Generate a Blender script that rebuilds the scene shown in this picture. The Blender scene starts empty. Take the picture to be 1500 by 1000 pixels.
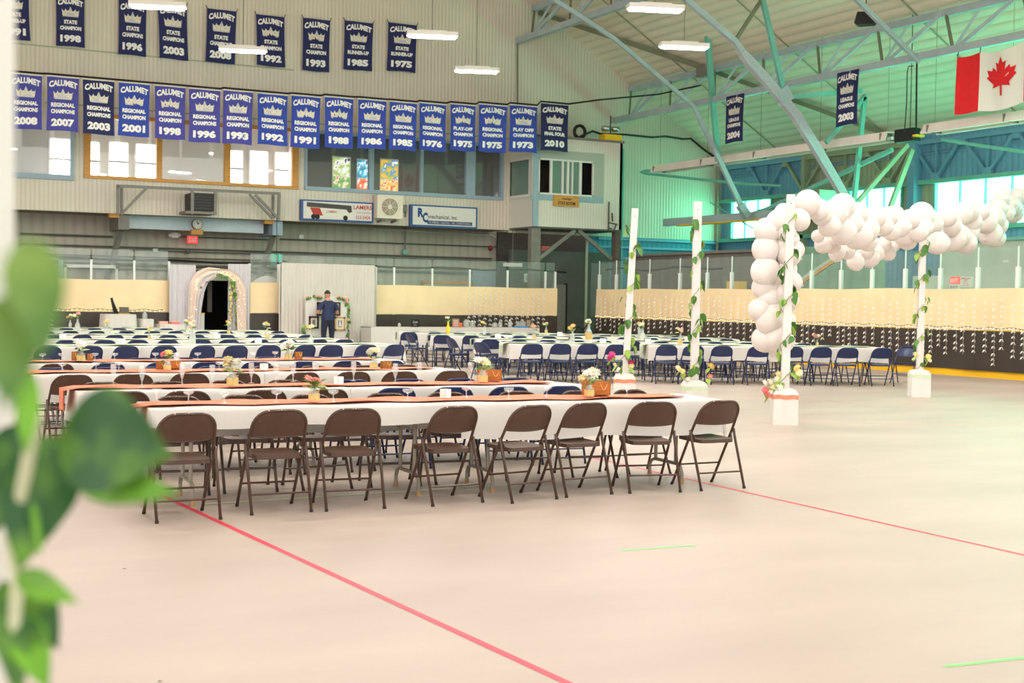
import bpy, math, random
from mathutils import Vector, Matrix
random.seed(7)
SC = bpy.context.scene
COL = SC.collection
R = math.radians

# ------------------------------------------------------------------ camera
FPX = 1983.0; CAMH = 1.585; YAW = R(27.75); ROLL = .0151
PITCH = -math.atan((500-440.7)/FPX)
C_ = Vector((0, 0, CAMH))
F_ = Vector((math.sin(YAW)*math.cos(PITCH), math.cos(YAW)*math.cos(PITCH), math.sin(PITCH)))
_r0 = Vector((math.cos(YAW), -math.sin(YAW), 0)); _u0 = _r0.cross(F_)
R_ = _r0*math.cos(ROLL) + _u0*math.sin(ROLL)
U_ = _u0*math.cos(ROLL) - _r0*math.sin(ROLL)
cam = bpy.data.cameras.new('camera'); camo = bpy.data.objects.new('camera', cam); COL.objects.link(camo)
cam.sensor_width = 36.0; cam.lens = FPX/1500*36
cam.clip_start = .05; cam.clip_end = 500
M = Matrix((R_, U_, -F_)).transposed().to_4x4(); M.translation = C_
camo.matrix_world = M
cam.dof.use_dof = True; cam.dof.focus_distance = 14.0; cam.dof.aperture_fstop = 4.2
SC.camera = camo

def ray(x, y): return F_*FPX + R_*(x-750) - U_*(y-500)
def onZ(x, y, z=0.0):
    d = ray(x, y); return C_ + d*((z-CAMH)/d.z)
def onY(x, y, Y):
    d = ray(x, y); return C_ + d*(Y/d.y)
def onX(x, y, X):
    d = ray(x, y); return C_ + d*(X/d.x)
def onP(x, y, p, n):
    d = ray(x, y); return C_ + d*((Vector(p)-C_).dot(Vector(n))/d.dot(Vector(n)))
def depth(P): return (Vector(P)-C_).dot(F_)
def ppm(P): return FPX/depth(P)          # pixels per metre at P

# ------------------------------------------------------------------ world and exposure
w = bpy.data.worlds.new('world'); SC.world = w; w.use_nodes = True
bg = w.node_tree.nodes['Background']
bg.inputs[0].default_value = (1.0, .965, .94, 1); bg.inputs[1].default_value = 1.45
SC.view_settings.view_transform = 'Standard'; SC.view_settings.look = 'None'
SC.view_settings.gamma = 1.0; SC.view_settings.use_curve_mapping = False
SC.view_settings.exposure = 0.5

# ------------------------------------------------------------------ materials
MATS = {}
def lin(c):
    return tuple(((v/255)/12.92 if v/255 <= .04045 else ((v/255+.055)/1.055)**2.4) for v in c)
def mat(name, rgb, rough=.6, metal=0.0, var=.0, vscale=6.0, bump=0.0, bscale=40.0, emit=None, estr=0.0, spec=.4, coat=0.0, stretch=None):
    """principled material; rgb is the sRGB colour of the thing itself (0-255)"""
    if name in MATS: return MATS[name]
    m = bpy.data.materials.new(name); m.use_nodes = True; MATS[name] = m
    nt = m.node_tree; b = nt.nodes['Principled BSDF']
    c = lin(rgb); b.inputs['Base Color'].default_value = (*c, 1)
    b.inputs['Roughness'].default_value = rough; b.inputs['Metallic'].default_value = metal
    b.inputs['Specular IOR Level'].default_value = spec
    if coat: b.inputs['Coat Weight'].default_value = coat
    if emit: b.inputs['Emission Color'].default_value = (*emit, 1); b.inputs['Emission Strength'].default_value = estr
    if var or bump:
        tc = nt.nodes.new('ShaderNodeTexCoord'); src = tc.outputs['Object']
        if stretch:
            mp = nt.nodes.new('ShaderNodeMapping'); mp.inputs['Scale'].default_value = stretch
            nt.links.new(src, mp.inputs['Vector']); src = mp.outputs['Vector']
    if var:
        n = nt.nodes.new('ShaderNodeTexNoise'); n.inputs['Scale'].default_value = vscale; n.inputs['Detail'].default_value = 5
        nt.links.new(src, n.inputs['Vector'])
        rp = nt.nodes.new('ShaderNodeValToRGB')
        rp.color_ramp.elements[0].position = .3; rp.color_ramp.elements[1].position = .7
        rp.color_ramp.elements[0].color = (*[v*(1-var) for v in c], 1)
        rp.color_ramp.elements[1].color = (*[min(1, v*(1+var)) for v in c], 1)
        nt.links.new(n.outputs['Fac'], rp.inputs['Fac']); nt.links.new(rp.outputs['Color'], b.inputs['Base Color'])
    if bump:
        n2 = nt.nodes.new('ShaderNodeTexNoise'); n2.inputs['Scale'].default_value = bscale; n2.inputs['Detail'].default_value = 3
        nt.links.new(src, n2.inputs['Vector'])
        bp = nt.nodes.new('ShaderNodeBump'); bp.inputs['Strength'].default_value = bump; bp.inputs['Distance'].default_value = .02
        nt.links.new(n2.outputs['Fac'], bp.inputs['Height']); nt.links.new(bp.outputs['Normal'], b.inputs['Normal'])
    return m
def ribbed(name, rgb, period, axis, rough=.5, var=.06, strength=.6, dark=.86):
    """sheet metal or tongue-and-groove boards: grooves across one object axis"""
    m = mat(name, rgb, rough, var=var, vscale=.7)
    nt = m.node_tree; b = nt.nodes['Principled BSDF']
    tc = nt.nodes.new('ShaderNodeTexCoord'); wv = nt.nodes.new('ShaderNodeTexWave')
    wv.wave_type = 'BANDS'; wv.bands_direction = axis; wv.wave_profile = 'SIN'
    wv.inputs['Scale'].default_value = 2*math.pi/period/20; wv.inputs['Distortion'].default_value = 0
    nt.links.new(tc.outputs['Object'], wv.inputs['Vector'])
    pw = nt.nodes.new('ShaderNodeMath'); pw.operation = 'POWER'; pw.inputs[1].default_value = .35
    nt.links.new(wv.outputs['Fac'], pw.inputs[0])
    bp = nt.nodes.new('ShaderNodeBump'); bp.inputs['Strength'].default_value = strength; bp.inputs['Distance'].default_value = .03
    nt.links.new(pw.outputs[0], bp.inputs['Height']); nt.links.new(bp.outputs['Normal'], b.inputs['Normal'])
    lk = b.inputs['Base Color'].links[0]; s = lk.from_socket
    mx = nt.nodes.new('ShaderNodeMix'); mx.data_type = 'RGBA'; mx.blend_type = 'MULTIPLY'
    mx.inputs[0].default_value = 1
    mr = nt.nodes.new('ShaderNodeMapRange'); mr.inputs['To Min'].default_value = dark; mr.inputs['To Max'].default_value = 1
    nt.links.new(pw.outputs[0], mr.inputs['Value'])
    nt.links.new(s, mx.inputs[6]); nt.links.new(mr.outputs[0], mx.inputs[7])
    nt.links.new(mx.outputs[2], b.inputs['Base Color'])
    return m
def glassy(name, tint=(255, 255, 255), opac=.12, rough=.03, gloss=.10):
    """thin clear sheet: mostly see-through, a little body and shine"""
    m = bpy.data.materials.new(name); m.use_nodes = True; MATS[name] = m
    nt = m.node_tree; nt.nodes.clear()
    out = nt.nodes.new('ShaderNodeOutputMaterial'); tr = nt.nodes.new('ShaderNodeBsdfTransparent')
    df = nt.nodes.new('ShaderNodeBsdfDiffuse'); df.inputs[0].default_value = (*lin(tint), 1)
    gl = nt.nodes.new('ShaderNodeBsdfGlossy'); gl.inputs['Roughness'].default_value = rough
    m1 = nt.nodes.new('ShaderNodeMixShader'); m1.inputs[0].default_value = opac
    nt.links.new(tr.outputs[0], m1.inputs[1]); nt.links.new(df.outputs[0], m1.inputs[2])
    m2 = nt.nodes.new('ShaderNodeMixShader'); m2.inputs[0].default_value = gloss
    nt.links.new(m1.outputs[0], m2.inputs[1]); nt.links.new(gl.outputs[0], m2.inputs[2])
    nt.links.new(m2.outputs[0], out.inputs[0]); return m

# ------------------------------------------------------------------ mesh builder
class MB:
    def __init__(s): s.v = []; s.f = []
    def add(s, vs, fs):
        o = len(s.v); s.v += [tuple(p) for p in vs]; s.f += [tuple(i+o for i in f) for f in fs]; return s
    def box(s, x0, x1, y0, y1, z0, z1):
        return s.add([(x0,y0,z0),(x1,y0,z0),(x1,y1,z0),(x0,y1,z0),(x0,y0,z1),(x1,y0,z1),(x1,y1,z1),(x0,y1,z1)],
                     [(0,3,2,1),(4,5,6,7),(0,1,5,4),(1,2,6,5),(2,3,7,6),(3,0,4,7)])
    def bar(s, p, q, w, h, up=(0,0,1)):
        p = Vector(p); q = Vector(q); d = (q-p).normalized(); up = Vector(up)
        if abs(d.dot(up)) > .98: up = Vector((1,0,0))
        a = d.cross(up).normalized()*w/2; b = a.cross(d).normalized()*h/2
        vs = [p-a-b, p+a-b, p+a+b, p-a+b, q-a-b, q+a-b, q+a+b, q-a+b]
        return s.add(vs, [(0,1,2,3),(7,6,5,4),(0,4,5,1),(1,5,6,2),(2,6,7,3),(3,7,4,0)])
    def tube(s, path, r, seg=6, closed=False):
        P = [Vector(p) for p in path]; n = len(P); vs = []; fs = []
        rr = r if isinstance(r, (list, tuple)) else [r]*n
        up = None
        for i, p in enumerate(P):
            a = P[i-1] if (i or closed) else p; b = P[(i+1) % n] if (i < n-1 or closed) else p
            d = (b-a).normalized() if (b-a).length > 1e-9 else Vector((0,0,1))
            if up is None: up = Vector((0,0,1)) if abs(d.z) < .9 else Vector((1,0,0))
            x = d.cross(up).normalized(); up = x.cross(d).normalized()
            for k in range(seg):
                t = 2*math.pi*k/seg; vs.append(p + (x*math.cos(t) + up*math.sin(t))*rr[i])
        m = n if closed else n-1
        for i in range(m):
            for k in range(seg):
                a = i*seg+k; b = i*seg+(k+1) % seg; j = (i+1) % n
                fs.append((a, b, j*seg+(k+1) % seg, j*seg+k))
        if not closed: fs += [tuple(range(seg-1,-1,-1)), tuple((n-1)*seg+k for k in range(seg))]
        return s.add(vs, fs)
    def beam(s, path, w, hs, nrm=(0,1,0)):
        """mitred rectangular beam along a path lying in the plane with normal nrm; hs = depth at each point"""
        P = [Vector(p) for p in path]; N = Vector(nrm); vs = []; n = len(P)
        for i, p in enumerate(P):
            d = (P[min(i+1, n-1)]-P[max(i-1, 0)]).normalized(); sd = d.cross(N).normalized()*hs[i]/2
            vs += [p-sd-N*w/2, p+sd-N*w/2, p+sd+N*w/2, p-sd+N*w/2]
        fs = [(0,1,2,3), tuple(4*(n-1)+k for k in (3,2,1,0))]
        for i in range(n-1):
            for k in range(4): fs.append((4*i+k, 4*i+4+k, 4*i+4+(k+1) % 4, 4*i+(k+1) % 4))
        return s.add(vs, fs)
    def lathe(s, prof, seg=12, c=(0,0,0)):
        vs = []; fs = []; n = len(prof)
        for (r, z) in prof:
            for k in range(seg):
                t = 2*math.pi*k/seg; vs.append((c[0]+r*math.cos(t), c[1]+r*math.sin(t), c[2]+z))
        for i in range(n-1):
            for k in range(seg):
                fs.append((i*seg+k, i*seg+(k+1) % seg, (i+1)*seg+(k+1) % seg, (i+1)*seg+k))
        return s.add(vs, fs)
    def ball(s, c, r, seg=10, rings=6, sc=(1,1,1)):
        vs = [(c[0], c[1], c[2]-r*sc[2])]; fs = []
        for i in range(1, rings):
            p = math.pi*i/rings
            for k in range(seg):
                t = 2*math.pi*k/seg
                vs.append((c[0]+r*sc[0]*math.sin(p)*math.cos(t), c[1]+r*sc[1]*math.sin(p)*math.sin(t), c[2]-r*sc[2]*math.cos(p)))
        vs.append((c[0], c[1], c[2]+r*sc[2])); L = len(vs)-1
        for k in range(seg): fs.append((0, 1+(k+1) % seg, 1+k)); fs.append((L, L-seg+k, L-seg+(k+1) % seg))
        for i in range(rings-2):
            for k in range(seg):
                a = 1+i*seg
                fs.append((a+k, a+(k+1) % seg, a+seg+(k+1) % seg, a+seg+k))
        return s.add(vs, fs)
    def prism(s, pts, o, ax, ay, th):
        """polygon pts (2d) in the plane o + x*ax + y*ay, thickness th along ax x ay"""
        o = Vector(o); ax = Vector(ax); ay = Vector(ay); nn = ax.cross(ay).normalized()*th; n = len(pts)
        A = [o+ax*x+ay*y for x, y in pts]; B = [p+nn for p in A]
        fs = [tuple(range(n-1,-1,-1)), tuple(range(n, 2*n))]+[(i, (i+1) % n, n+(i+1) % n, n+i) for i in range(n)]
        return s.add(A+B, fs)
    def grid(s, nx, ny, fn):
        vs = [fn(i/nx, j/ny) for j in range(ny+1) for i in range(nx+1)]
        fs = [(j*(nx+1)+i, j*(nx+1)+i+1, (j+1)*(nx+1)+i+1, (j+1)*(nx+1)+i) for j in range(ny) for i in range(nx)]
        return s.add(vs, fs)
    def mesh(s, name, m, smooth=False, origin=None):
        me = bpy.data.meshes.new(name)
        vs = s.v if origin is None else [(v[0]-origin[0], v[1]-origin[1], v[2]-origin[2]) for v in s.v]
        me.from_pydata(vs, [], s.f); me.update()
        if smooth:
            for p in me.polygons: p.use_smooth = True
        for mm in (m if isinstance(m, (list, tuple)) else [m]): me.materials.append(mm)
        return me
    def build(s, name, m, parent=None, smooth=False, origin=None):
        o = bpy.data.objects.new(name, s.mesh(name, m, smooth, origin)); COL.objects.link(o)
        if parent is not None: o.parent = parent
        if origin is not None: o.location = origin
        return o

def tag(o, label=None, cat=None, group=None, kind=None):
    if label: o['label'] = label
    if cat: o['category'] = cat
    if group: o['group'] = group
    if kind: o['kind'] = kind
    return o
def thing(name, label, cat, loc=(0,0,0), rotz=0.0, group=None):
    o = bpy.data.objects.new(name, None); COL.objects.link(o)
    o.location = loc; o.rotation_euler = (0, 0, rotz); o.empty_display_size = .1
    return tag(o, label, cat, group)
def solo(name, mb, m, label, cat, group=None, smooth=False, origin=None):
    if origin is None:
        xs = [v[0] for v in mb.v]; ys = [v[1] for v in mb.v]; zs = [v[2] for v in mb.v]
        origin = ((min(xs)+max(xs))/2, (min(ys)+max(ys))/2, min(zs))
    return tag(mb.build(name, m, None, smooth, origin), label, cat, group)
def struct(name, loc=(0,0,0), label=None):
    o = bpy.data.objects.new(name, None); COL.objects.link(o); o.location = loc; o['kind'] = 'structure'
    if label: o['label'] = label
    return o
def copytree(o, parent=None):
    c = o.copy(); COL.objects.link(c); c.parent = parent
    for ch in list(o.children): copytree(ch, c)
    return c
def share(src, parent, loc=(0,0,0), rot=(0,0,0), sc=(1,1,1)):
    c = src.copy(); COL.objects.link(c); c.parent = parent
    c.location = loc; c.rotation_euler = rot; c.scale = sc; return c
def inst(mesh, name, parent, loc=(0,0,0), rot=(0,0,0), sc=(1,1,1)):
    c = bpy.data.objects.new(name, mesh); COL.objects.link(c); c.parent = parent
    c.location = loc; c.rotation_euler = rot; c.scale = sc if not isinstance(sc, (int, float)) else (sc, sc, sc); return c

# lettering: text turned into a mesh lying in the x-z plane, facing -y
_tc = {}
def text_mb(body, h, width=None, bold=.012, arch=0.0, y=0.0, cx=0.0, z=0.0, res=2):
    k = (body, bold, res)
    if k not in _tc:
        cu = bpy.data.curves.new('lettering', 'FONT'); cu.body = body; cu.size = 1.0; cu.align_x = 'CENTER'
        cu.offset = bold; cu.resolution_u = res; cu.fill_mode = 'FRONT'
        ob = bpy.data.objects.new('lettering', cu); COL.objects.link(ob)
        me = bpy.data.meshes.new_from_object(ob)
        _tc[k] = ([tuple(v.co) for v in me.vertices], [tuple(p.vertices) for p in me.polygons])
        bpy.data.meshes.remove(me); bpy.data.objects.remove(ob); bpy.data.curves.remove(cu)
    vs, fs = _tc[k]
    x0 = min(v[0] for v in vs); x1 = max(v[0] for v in vs); y0 = min(v[1] for v in vs); y1 = max(v[1] for v in vs)
    sy = h/(y1-y0); sx = sy if width is None else width/(x1-x0); mb = MB()
    W = (x1-x0)*sx
    def mp(v):
        x = (v[0]-(x0+x1)/2)*sx; zz = (v[1]-y0)*sy
        return (cx+x, y, z+zz-arch*(2*x/W)**2)
    return mb.add([mp(v) for v in vs], fs)
# ================================================================== the hall itself
YW = 42.8; XW = 31.6; YB = 40.0; XB = 23.9; SL = .60; XM = 10.9; XL = -9.8; SX0 = 22.35; SY = 41.0
def roofz(x): return 7.12 + SL*((XW-x) if x >= XM else (x-XL))
m_floor = mat('floor_concrete', (180, 165, 154), .5, var=.10, vscale=.45, bump=.05, bscale=9, spec=.35, stretch=(1, 2.2, 1))
m_sheet = ribbed('wall_sheet_metal', (220, 212, 194), .13, 'X', .5, .05, .5, .88)
m_roof = ribbed('roof_deck', (240, 228, 206), .30, 'X', .6, .05, .7, .84)
m_lower = ribbed('lower_wall_boards', (182, 174, 158), .32, 'X', .7, .10, .5, .84)
m_blue = ribbed('blue_boards', (122, 172, 206), .22, 'Y', .6, .08, .5, .85)
m_olive = ribbed('olive_boards', (168, 172, 146), .22, 'Y', .6, .08, .5, .85)
m_bluex = ribbed('blue_boards_back', (70, 140, 170), .22, 'X', .6, .08, .5, .85)
m_steel = mat('truss_steel', (168, 184, 188), .45, .0, var=.08, vscale=3)
m_steeld = mat('truss_steel_olive', (120, 124, 98), .5, .0, var=.08, vscale=3)
m_teal = mat('teal_paint', (118, 184, 170), .5, var=.06, vscale=2)
m_bsteel = mat('blue_paint_steel', (118, 166, 198), .5, var=.06, vscale=2)
m_osteel = mat('olive_paint_steel', (164, 172, 144), .5, var=.06, vscale=2)
m_wood = mat('window_wood', (206, 148, 66), .5, var=.18, vscale=4, stretch=(1, 1, 6))
m_pbl = mat('pale_blue_frame', (152, 174, 186), .5, var=.05)
m_white = mat('white_paint', (226, 222, 215), .5, var=.02)
m_grey = mat('grey_paint', (128, 124, 116), .6, var=.08)
m_dkgrey = mat('dark_grey_paint', (92, 92, 86), .7, var=.1, vscale=2)
m_black = mat('black_plastic', (22, 21, 21), .5)
m_unlit = mat('unlit_room_black', (10, 9, 9), .9)  # near-black colour stands in for the darkness of unlit interiors
m_brown = ribbed('brown_board_wall', (122, 114, 106), .5, 'Y', .7, .12, .4, .85)
m_green = ribbed('green_board_wall', (132, 170, 144), .5, 'Y', .7, .1, .4, .85)
m_pgreen = mat('pale_green_paint', (186, 198, 182), .6, var=.08, vscale=2)
m_clear = glassy('clear_glazing', (225, 240, 235), .06, .02, .05)
m_rink = glassy('rink_glass', (190, 215, 205), .10, .02, .035)
m_pane = mat('daylight_glazing', (255, 255, 255), .5, emit=(.14, 1.0, .60), estr=12.0)
m_pane2 = mat('daylight_pane', (255, 255, 255), .5, emit=(1.0, .98, .95), estr=5.0)
m_red = mat('red_paint', (214, 40, 46), .5)
m_yellow = mat('yellow_paint', (246, 196, 40), .5, var=.05)

def slab(name, x0, x1, y0, y1, z0, z1, m, parent=None, origin=None):
    return MB().box(x0, x1, y0, y1, z0, z1).build(name, m, parent, origin=origin)

# floor
fl = MB().box(-16, 34, -6, 48, -.2, 0).build('floor', m_floor); fl['kind'] = 'structure'

# ceiling: two slopes of ribbed deck; the seams are cover strips
cl = MB()
for (xa, xb) in ((XL, XM), (XM, XW)):
    za, zb = roofz(xa), roofz(xb)
    A = [(xa, -6, za), (xb, -6, zb), (xb, YW+.2, zb), (xa, YW+.2, za)]
    cl.add(A + [(p[0], p[1], p[2]+.15) for p in A], [(3,2,1,0), (4,5,6,7), (0,1,5,4), (1,2,6,5), (2,3,7,6), (3,0,4,7)])
ceil = cl.build('ceiling', m_roof); ceil['kind'] = 'structure'
for yy in (39.2, 33.7, 28.2, 22.7):
    MB().bar((XW-.05, yy, roofz(XW)-.012), (XM+.1, yy, roofz(XM+.1)-.012), .05, .024).build('seam_strip', m_osteel, ceil)

# ---- back wall
def xa(px, py=262): return onY(px, py, YW).x
wb = MB()
zs, zt = 5.14, 7.12
wins = [(xa(10), xa(108)), (xa(123), xa(437)), (xa(446), xa(737))]
wb.box(XL, SX0, YW, YW+.14, 4.1, zs)
edges = [XL] + [e for wpair in wins for e in wpair] + [SX0]
for i in range(0, len(edges), 2): wb.box(edges[i], edges[i+1], YW, YW+.14, zs, zt)
def gable(mb, x0, x1, z0, y0, y1):
    xs = [x0] + ([XM] if x0 < XM < x1 else []) + [x1]
    top = [(x, roofz(x)) for x in reversed(xs)]
    pts = [(x0, z0), (x1, z0)] + top
    mb.prism(pts, (0, y1, 0), (1, 0, 0), (0, 0, 1), y1-y0)
gable(wb, XL, SX0, zt, YW, YW+.14)
gable(wb, SX0, XW, 4.02, YW, YW+.14)
wbo = wb.build('wall_back', m_sheet); wbo['kind'] = 'structure'
slab('lower_band', 25.7, XW, YW-.02, YW+.12, 0, 4.02, m_bluex, wbo)
slab('corner_post', 27.03, 27.09, YW-.05, YW, 0, 7.3, m_teal, wbo)
for z in (3.9, 3.6, 3.2): slab('rail', 26.0, XW, YW-.1, YW-.02, z, z+.08, m_bsteel, wbo)
MB().tube([(31.35, YW-.12, 0), (31.35, YW-.12, 6.9)], .05).build('corner_pipe', m_osteel, wbo)
MB().tube([onY(758, 62, YW-.06), onY(758, 160, YW-.06)], .03).build('conduit', m_steeld, wbo)
# seam lines on the upper wall
slab('seam_strip', XL, xa(430, 90), YW-.012, YW, 9.0, 9.04, m_osteel, wbo)
slab('seam_strip', 6.5, SX0, YW-.012, YW, 7.32, 7.36, m_osteel, wbo)

# recessed lower wall and soffit
lw = slab('wall_lower', XL, 26.0, 44.3, 44.5, 0, 4.3, m_lower); lw['kind'] = 'structure'
slab('soffit', XL, SX0, YW+.14, 44.3, 4.1, 4.2, m_grey, lw)
for (y, px0, px1, r) in ((342, 30, 165, .035), (357, 30, 720, .03), (376, 30, 700, .03), (384, 60, 800, .05), (366, 190, 720, .02), (391, 60, 400, .03), (346, 250, 395, .02), (372, 60, 420, .02), (350, 410, 735, .025)):
    a = onY(px0, y, 44.2); b = onY(px1, y+(px1-px0)*.033, 44.2); b.z = a.z
    MB().tube([a, b], r).build('pipe', m_dkgrey, lw)
a = onY(549, 322, 44.15)
MB().tube([onY(546, 322, 44.15), onY(546, 335, 44.15), onY(720, 345, 44.15), onY(732, 350, 44.15), onY(850, 356, 44.15)], .03).build('pipe', m_pgreen, lw)
MB().tube([onY(594, 300, YW-.06), onY(594, 318, YW-.06)], .03).build('conduit', m_grey, lw)
MB().tube([onY(594, 330, 44.15), onY(593, 368, 44.15)], .03).build('conduit', m_grey, lw)
slab('junction_box', onY(590, 370, 44.1).x, onY(596, 370, 44.1).x, 44.05, 44.25, onY(593, 372, 44.1).z, onY(593, 366, 44.1).z, m_teal, lw)
for px in (178, 402):
    p = onY(px, 322, 43.3); sgn = 1 if px < 300 else 1
    slab('corbel', p.x-.17, p.x+.17, 42.95, 44.3, 3.62, 4.08, m_grey if px < 300 else m_pbl, lw)
    MB().bar((p.x, 43.4, 3.62), (p.x-.25, 44.2, 2.1), .14, .14).build('strut', m_grey, lw)
    slab('wood_block', p.x-.45, p.x-.15, 42.9, 43.2, 3.98, 4.1, m_wood, lw)
slab('pale_panel', onY(182, 330, 43.3).x, onY(386, 330, 43.3).x, 43.3, 43.4, 3.68, 4.1, mat('pale_panel_paint', (190, 204, 210), .6, var=.05), lw)
# things standing in the passage behind the glass
sh = struct('wall_shop', (0, 0, 0))
slab('counter_front', onY(93, 400, 43.7).x, onY(172, 400, 43.7).x, 43.7, 43.8, 1.2, 1.95, m_dkgrey, sh)
q0, q1 = onY(93, 400, 43.7).x, onY(172, 400, 43.7).x
for (xx0, xx1, z0, z1) in ((q0, q1, 2.42, 2.52), (q0, q0+.08, 1.9, 2.5), (q1-.08, q1, 1.9, 2.5)):
    slab('opening_frame', xx0, xx1, 43.62, 43.7, z0, z1, m_white, sh)
q0, q1 = onY(72, 400, 43.7).x, onY(92, 400, 43.7).x
for (xx0, xx1, z0, z1) in ((q0, q1, 2.65, 2.78), (q1-.14, q1, 1.2, 2.7)):
    slab('door_frame', xx0, xx1, 43.65, 43.75, z0, z1, m_pbl, sh)
q0, q1 = onY(617, 415, 43.9).x, onY(692, 415, 43.9).x
for (xx0, xx1, z0, z1) in ((q0, q1, 2.15, 2.25), (q0, q0+.08, 1.6, 2.2), (q1-.08, q1, 1.6, 2.2)):
    slab('cabinet_frame', xx0, xx1, 43.8, 43.9, z0, z1, m_wood, sh)
slab('cabinet_glass', q0+.08, q1-.08, 43.85, 43.88, 1.6, 2.15, m_pgreen, sh)
q = onY(700, 400, 44.1)
slab('storage_door', q.x-.2, q.x+.9, 44.15, 44.25, 0, 2.7, m_pbl, sh)

# ---- upstairs windows in the back wall
def frame_piece(par, px0, px1, z0, z1, m, y0=YW-.05, y1=YW+.1, nm='frame'):
    if nm != 'frame': y0 -= .02; y1 += .01
    return slab(nm, xa(px0), xa(px1), y0, y1, z0, z1, m, par)
w1 = struct('window_1', label='pale blue framed upstairs window beside the leafy post')
frame_piece(w1, 10, 108, zs-.1, zs+.06, m_pbl, nm='sill'); frame_piece(w1, 103, 108, zs, zt, m_pbl); frame_piece(w1, 10, 14, zs, zt, m_pbl)
slab('pane', wins[0][0], wins[0][1], YW+.05, YW+.06, zs, zt, m_clear, w1)
w2 = struct('window_2', label='long upstairs window in a yellow wooden frame')
frame_piece(w2, 123, 437, zs, zs+.1, m_wood, nm='sill'); frame_piece(w2, 123, 437, zt-.12, zt, m_wood, nm='head')
for a, b in ((123, 132.5), (229, 237), (328.5, 337), (427.5, 437)): frame_piece(w2, a, b, zs, zt, m_wood)
for a, b in ((132.5, 229), (237, 328.5), (337, 427.5)): slab('pane', xa(a), xa(b), YW+.05, YW+.06, zs+.1, zt-.1, m_clear, w2)
w3 = struct('window_3', label='row of dark upstairs windows in pale blue frames')
frame_piece(w3, 446, 737, zs, zs+.12, m_pbl, nm='sill'); frame_piece(w3, 446, 737, zt-.1, zt, m_pbl, nm='head')
for a, b in ((446, 449.5), (540, 547), (615.5, 619.5), (682, 695.5), (733, 737)): frame_piece(w3, a, b, zs, zt, m_pbl)
for a, b in ((449.5, 540), (547, 615.5), (619.5, 682), (695.5, 733)): slab('pane', xa(a), xa(b), YW+.05, YW+.06, zs+.1, zt-.1, m_clear, w3)
# the rooms behind those windows
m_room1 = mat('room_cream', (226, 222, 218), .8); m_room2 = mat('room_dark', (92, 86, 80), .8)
YR = 43.95
rm = struct('wall_upstairs')
def room(x0, x1, m):
    slab('room_back', x0, x1, YR, YR+.1, 4.3, 7.6, m, rm); slab('room_floor', x0, x1, YW+.14, YR, 4.9, 5.0, m_dkgrey, rm)
    slab('room_ceiling', x0, x1, YW+.14, YR, 7.5, 7.6, m, rm)
    slab('room_side', x0-.05, x0+.05, YW+.14, YR, 5, 7.5, m, rm); slab('room_side', x1-.05, x1+.05, YW+.14, YR, 5, 7.5, m, rm)
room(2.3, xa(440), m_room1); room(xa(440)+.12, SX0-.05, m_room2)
def far_window(px0, px1, y0, y1, parent):
    a = onY(px0, y1, YR-.06); b = onY(px1, y0, YR-.06)
    f = slab('far_window', a.x-.07, b.x+.07, YR-.05, YR, a.z-.07, b.z+.07, m_white, parent)
    mid = (a.z+b.z)/2
    for z0, z1 in ((a.z, mid-.03), (mid+.03, b.z)): slab('far_pane', a.x, b.x, YR-.07, YR-.05, z0, z1, m_pane2, f)
    slab('far_bar', a.x, b.x, YR-.09, YR-.06, mid-.03, mid+.03, m_grey, f)
for (x0, x1, y0, y1) in ((74, 103, 205, 262), (128, 145, 209, 263), (161, 187, 210, 264), (200, 228, 213, 266), (338, 355, 222, 272), (367, 392, 223, 273), (404, 425, 225, 274)):
    far_window(x0, x1, y0, y1, rm)
def poster(px0, px1, y0, y1, cols, label, Y=YR-.1, emit=.9):
    a = onY(px0, y1, Y); b = onY(px1, y0, Y)
    nm = 'poster_print_%d' % int(px0*7+y0)
    m = mat(nm, cols[0], .6); nt = m.node_tree; bs = nt.nodes['Principled BSDF']
    tc = nt.nodes.new('ShaderNodeTexCoord'); n = nt.nodes.new('ShaderNodeTexNoise'); n.inputs['Scale'].default_value = 4.5; n.inputs['Detail'].default_value = 3
    rp = nt.nodes.new('ShaderNodeValToRGB'); rp.color_ramp.interpolation = 'CONSTANT'
    e = rp.color_ramp.elements; e[0].position = 0; e[0].color = (*lin(cols[0]), 1); e[1].position = .44; e[1].color = (*lin(cols[1]), 1)
    for pz, cc in ((.52, cols[2]), (.6, cols[3])):
        k = e.new(pz); k.color = (*lin(cc), 1)
    nt.links.new(tc.outputs['Object'], n.inputs['Vector']); nt.links.new(n.outputs['Fac'], rp.inputs['Fac'])
    nt.links.new(rp.outputs['Color'], bs.inputs['Base Color'])
    nt.links.new(rp.outputs['Color'], bs.inputs['Emission Color']); bs.inputs['Emission Strength'].default_value = emit  # the print itself glows, standing in for daylight behind the poster
    return solo('sports_poster', MB().box(a.x, b.x, Y-.01, Y, a.z, b.z), m, label, 'poster', 'backlit photo posters upstairs')
poster(488, 512.5, 232, 257.5, [(150, 170, 90), (190, 196, 160), (225, 226, 220), (60, 50, 60)], 'backlit sports poster of a sliding player on pale grass, upstairs left, upper')
poster(488, 512.5, 260, 279, [(86, 140, 66), (120, 160, 80), (220, 200, 180), (200, 60, 50)], 'backlit green sports poster below the sliding player')
poster(523.5, 539, 235, 260.5, [(40, 120, 150), (70, 160, 190), (200, 225, 230), (30, 60, 110)], 'backlit blue sports poster, upper one of the narrow pair')
poster(523.5, 539, 262, 280, [(210, 80, 40), (230, 110, 60), (240, 220, 200), (70, 110, 180)], 'backlit red and orange sports poster, lower one of the narrow pair')
poster(557.5, 582.5, 235.5, 261.5, [(214, 160, 60), (150, 160, 60), (80, 120, 190), (240, 230, 200)], 'backlit poster of blue and yellow players, right of the blue post, upper')
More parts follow.
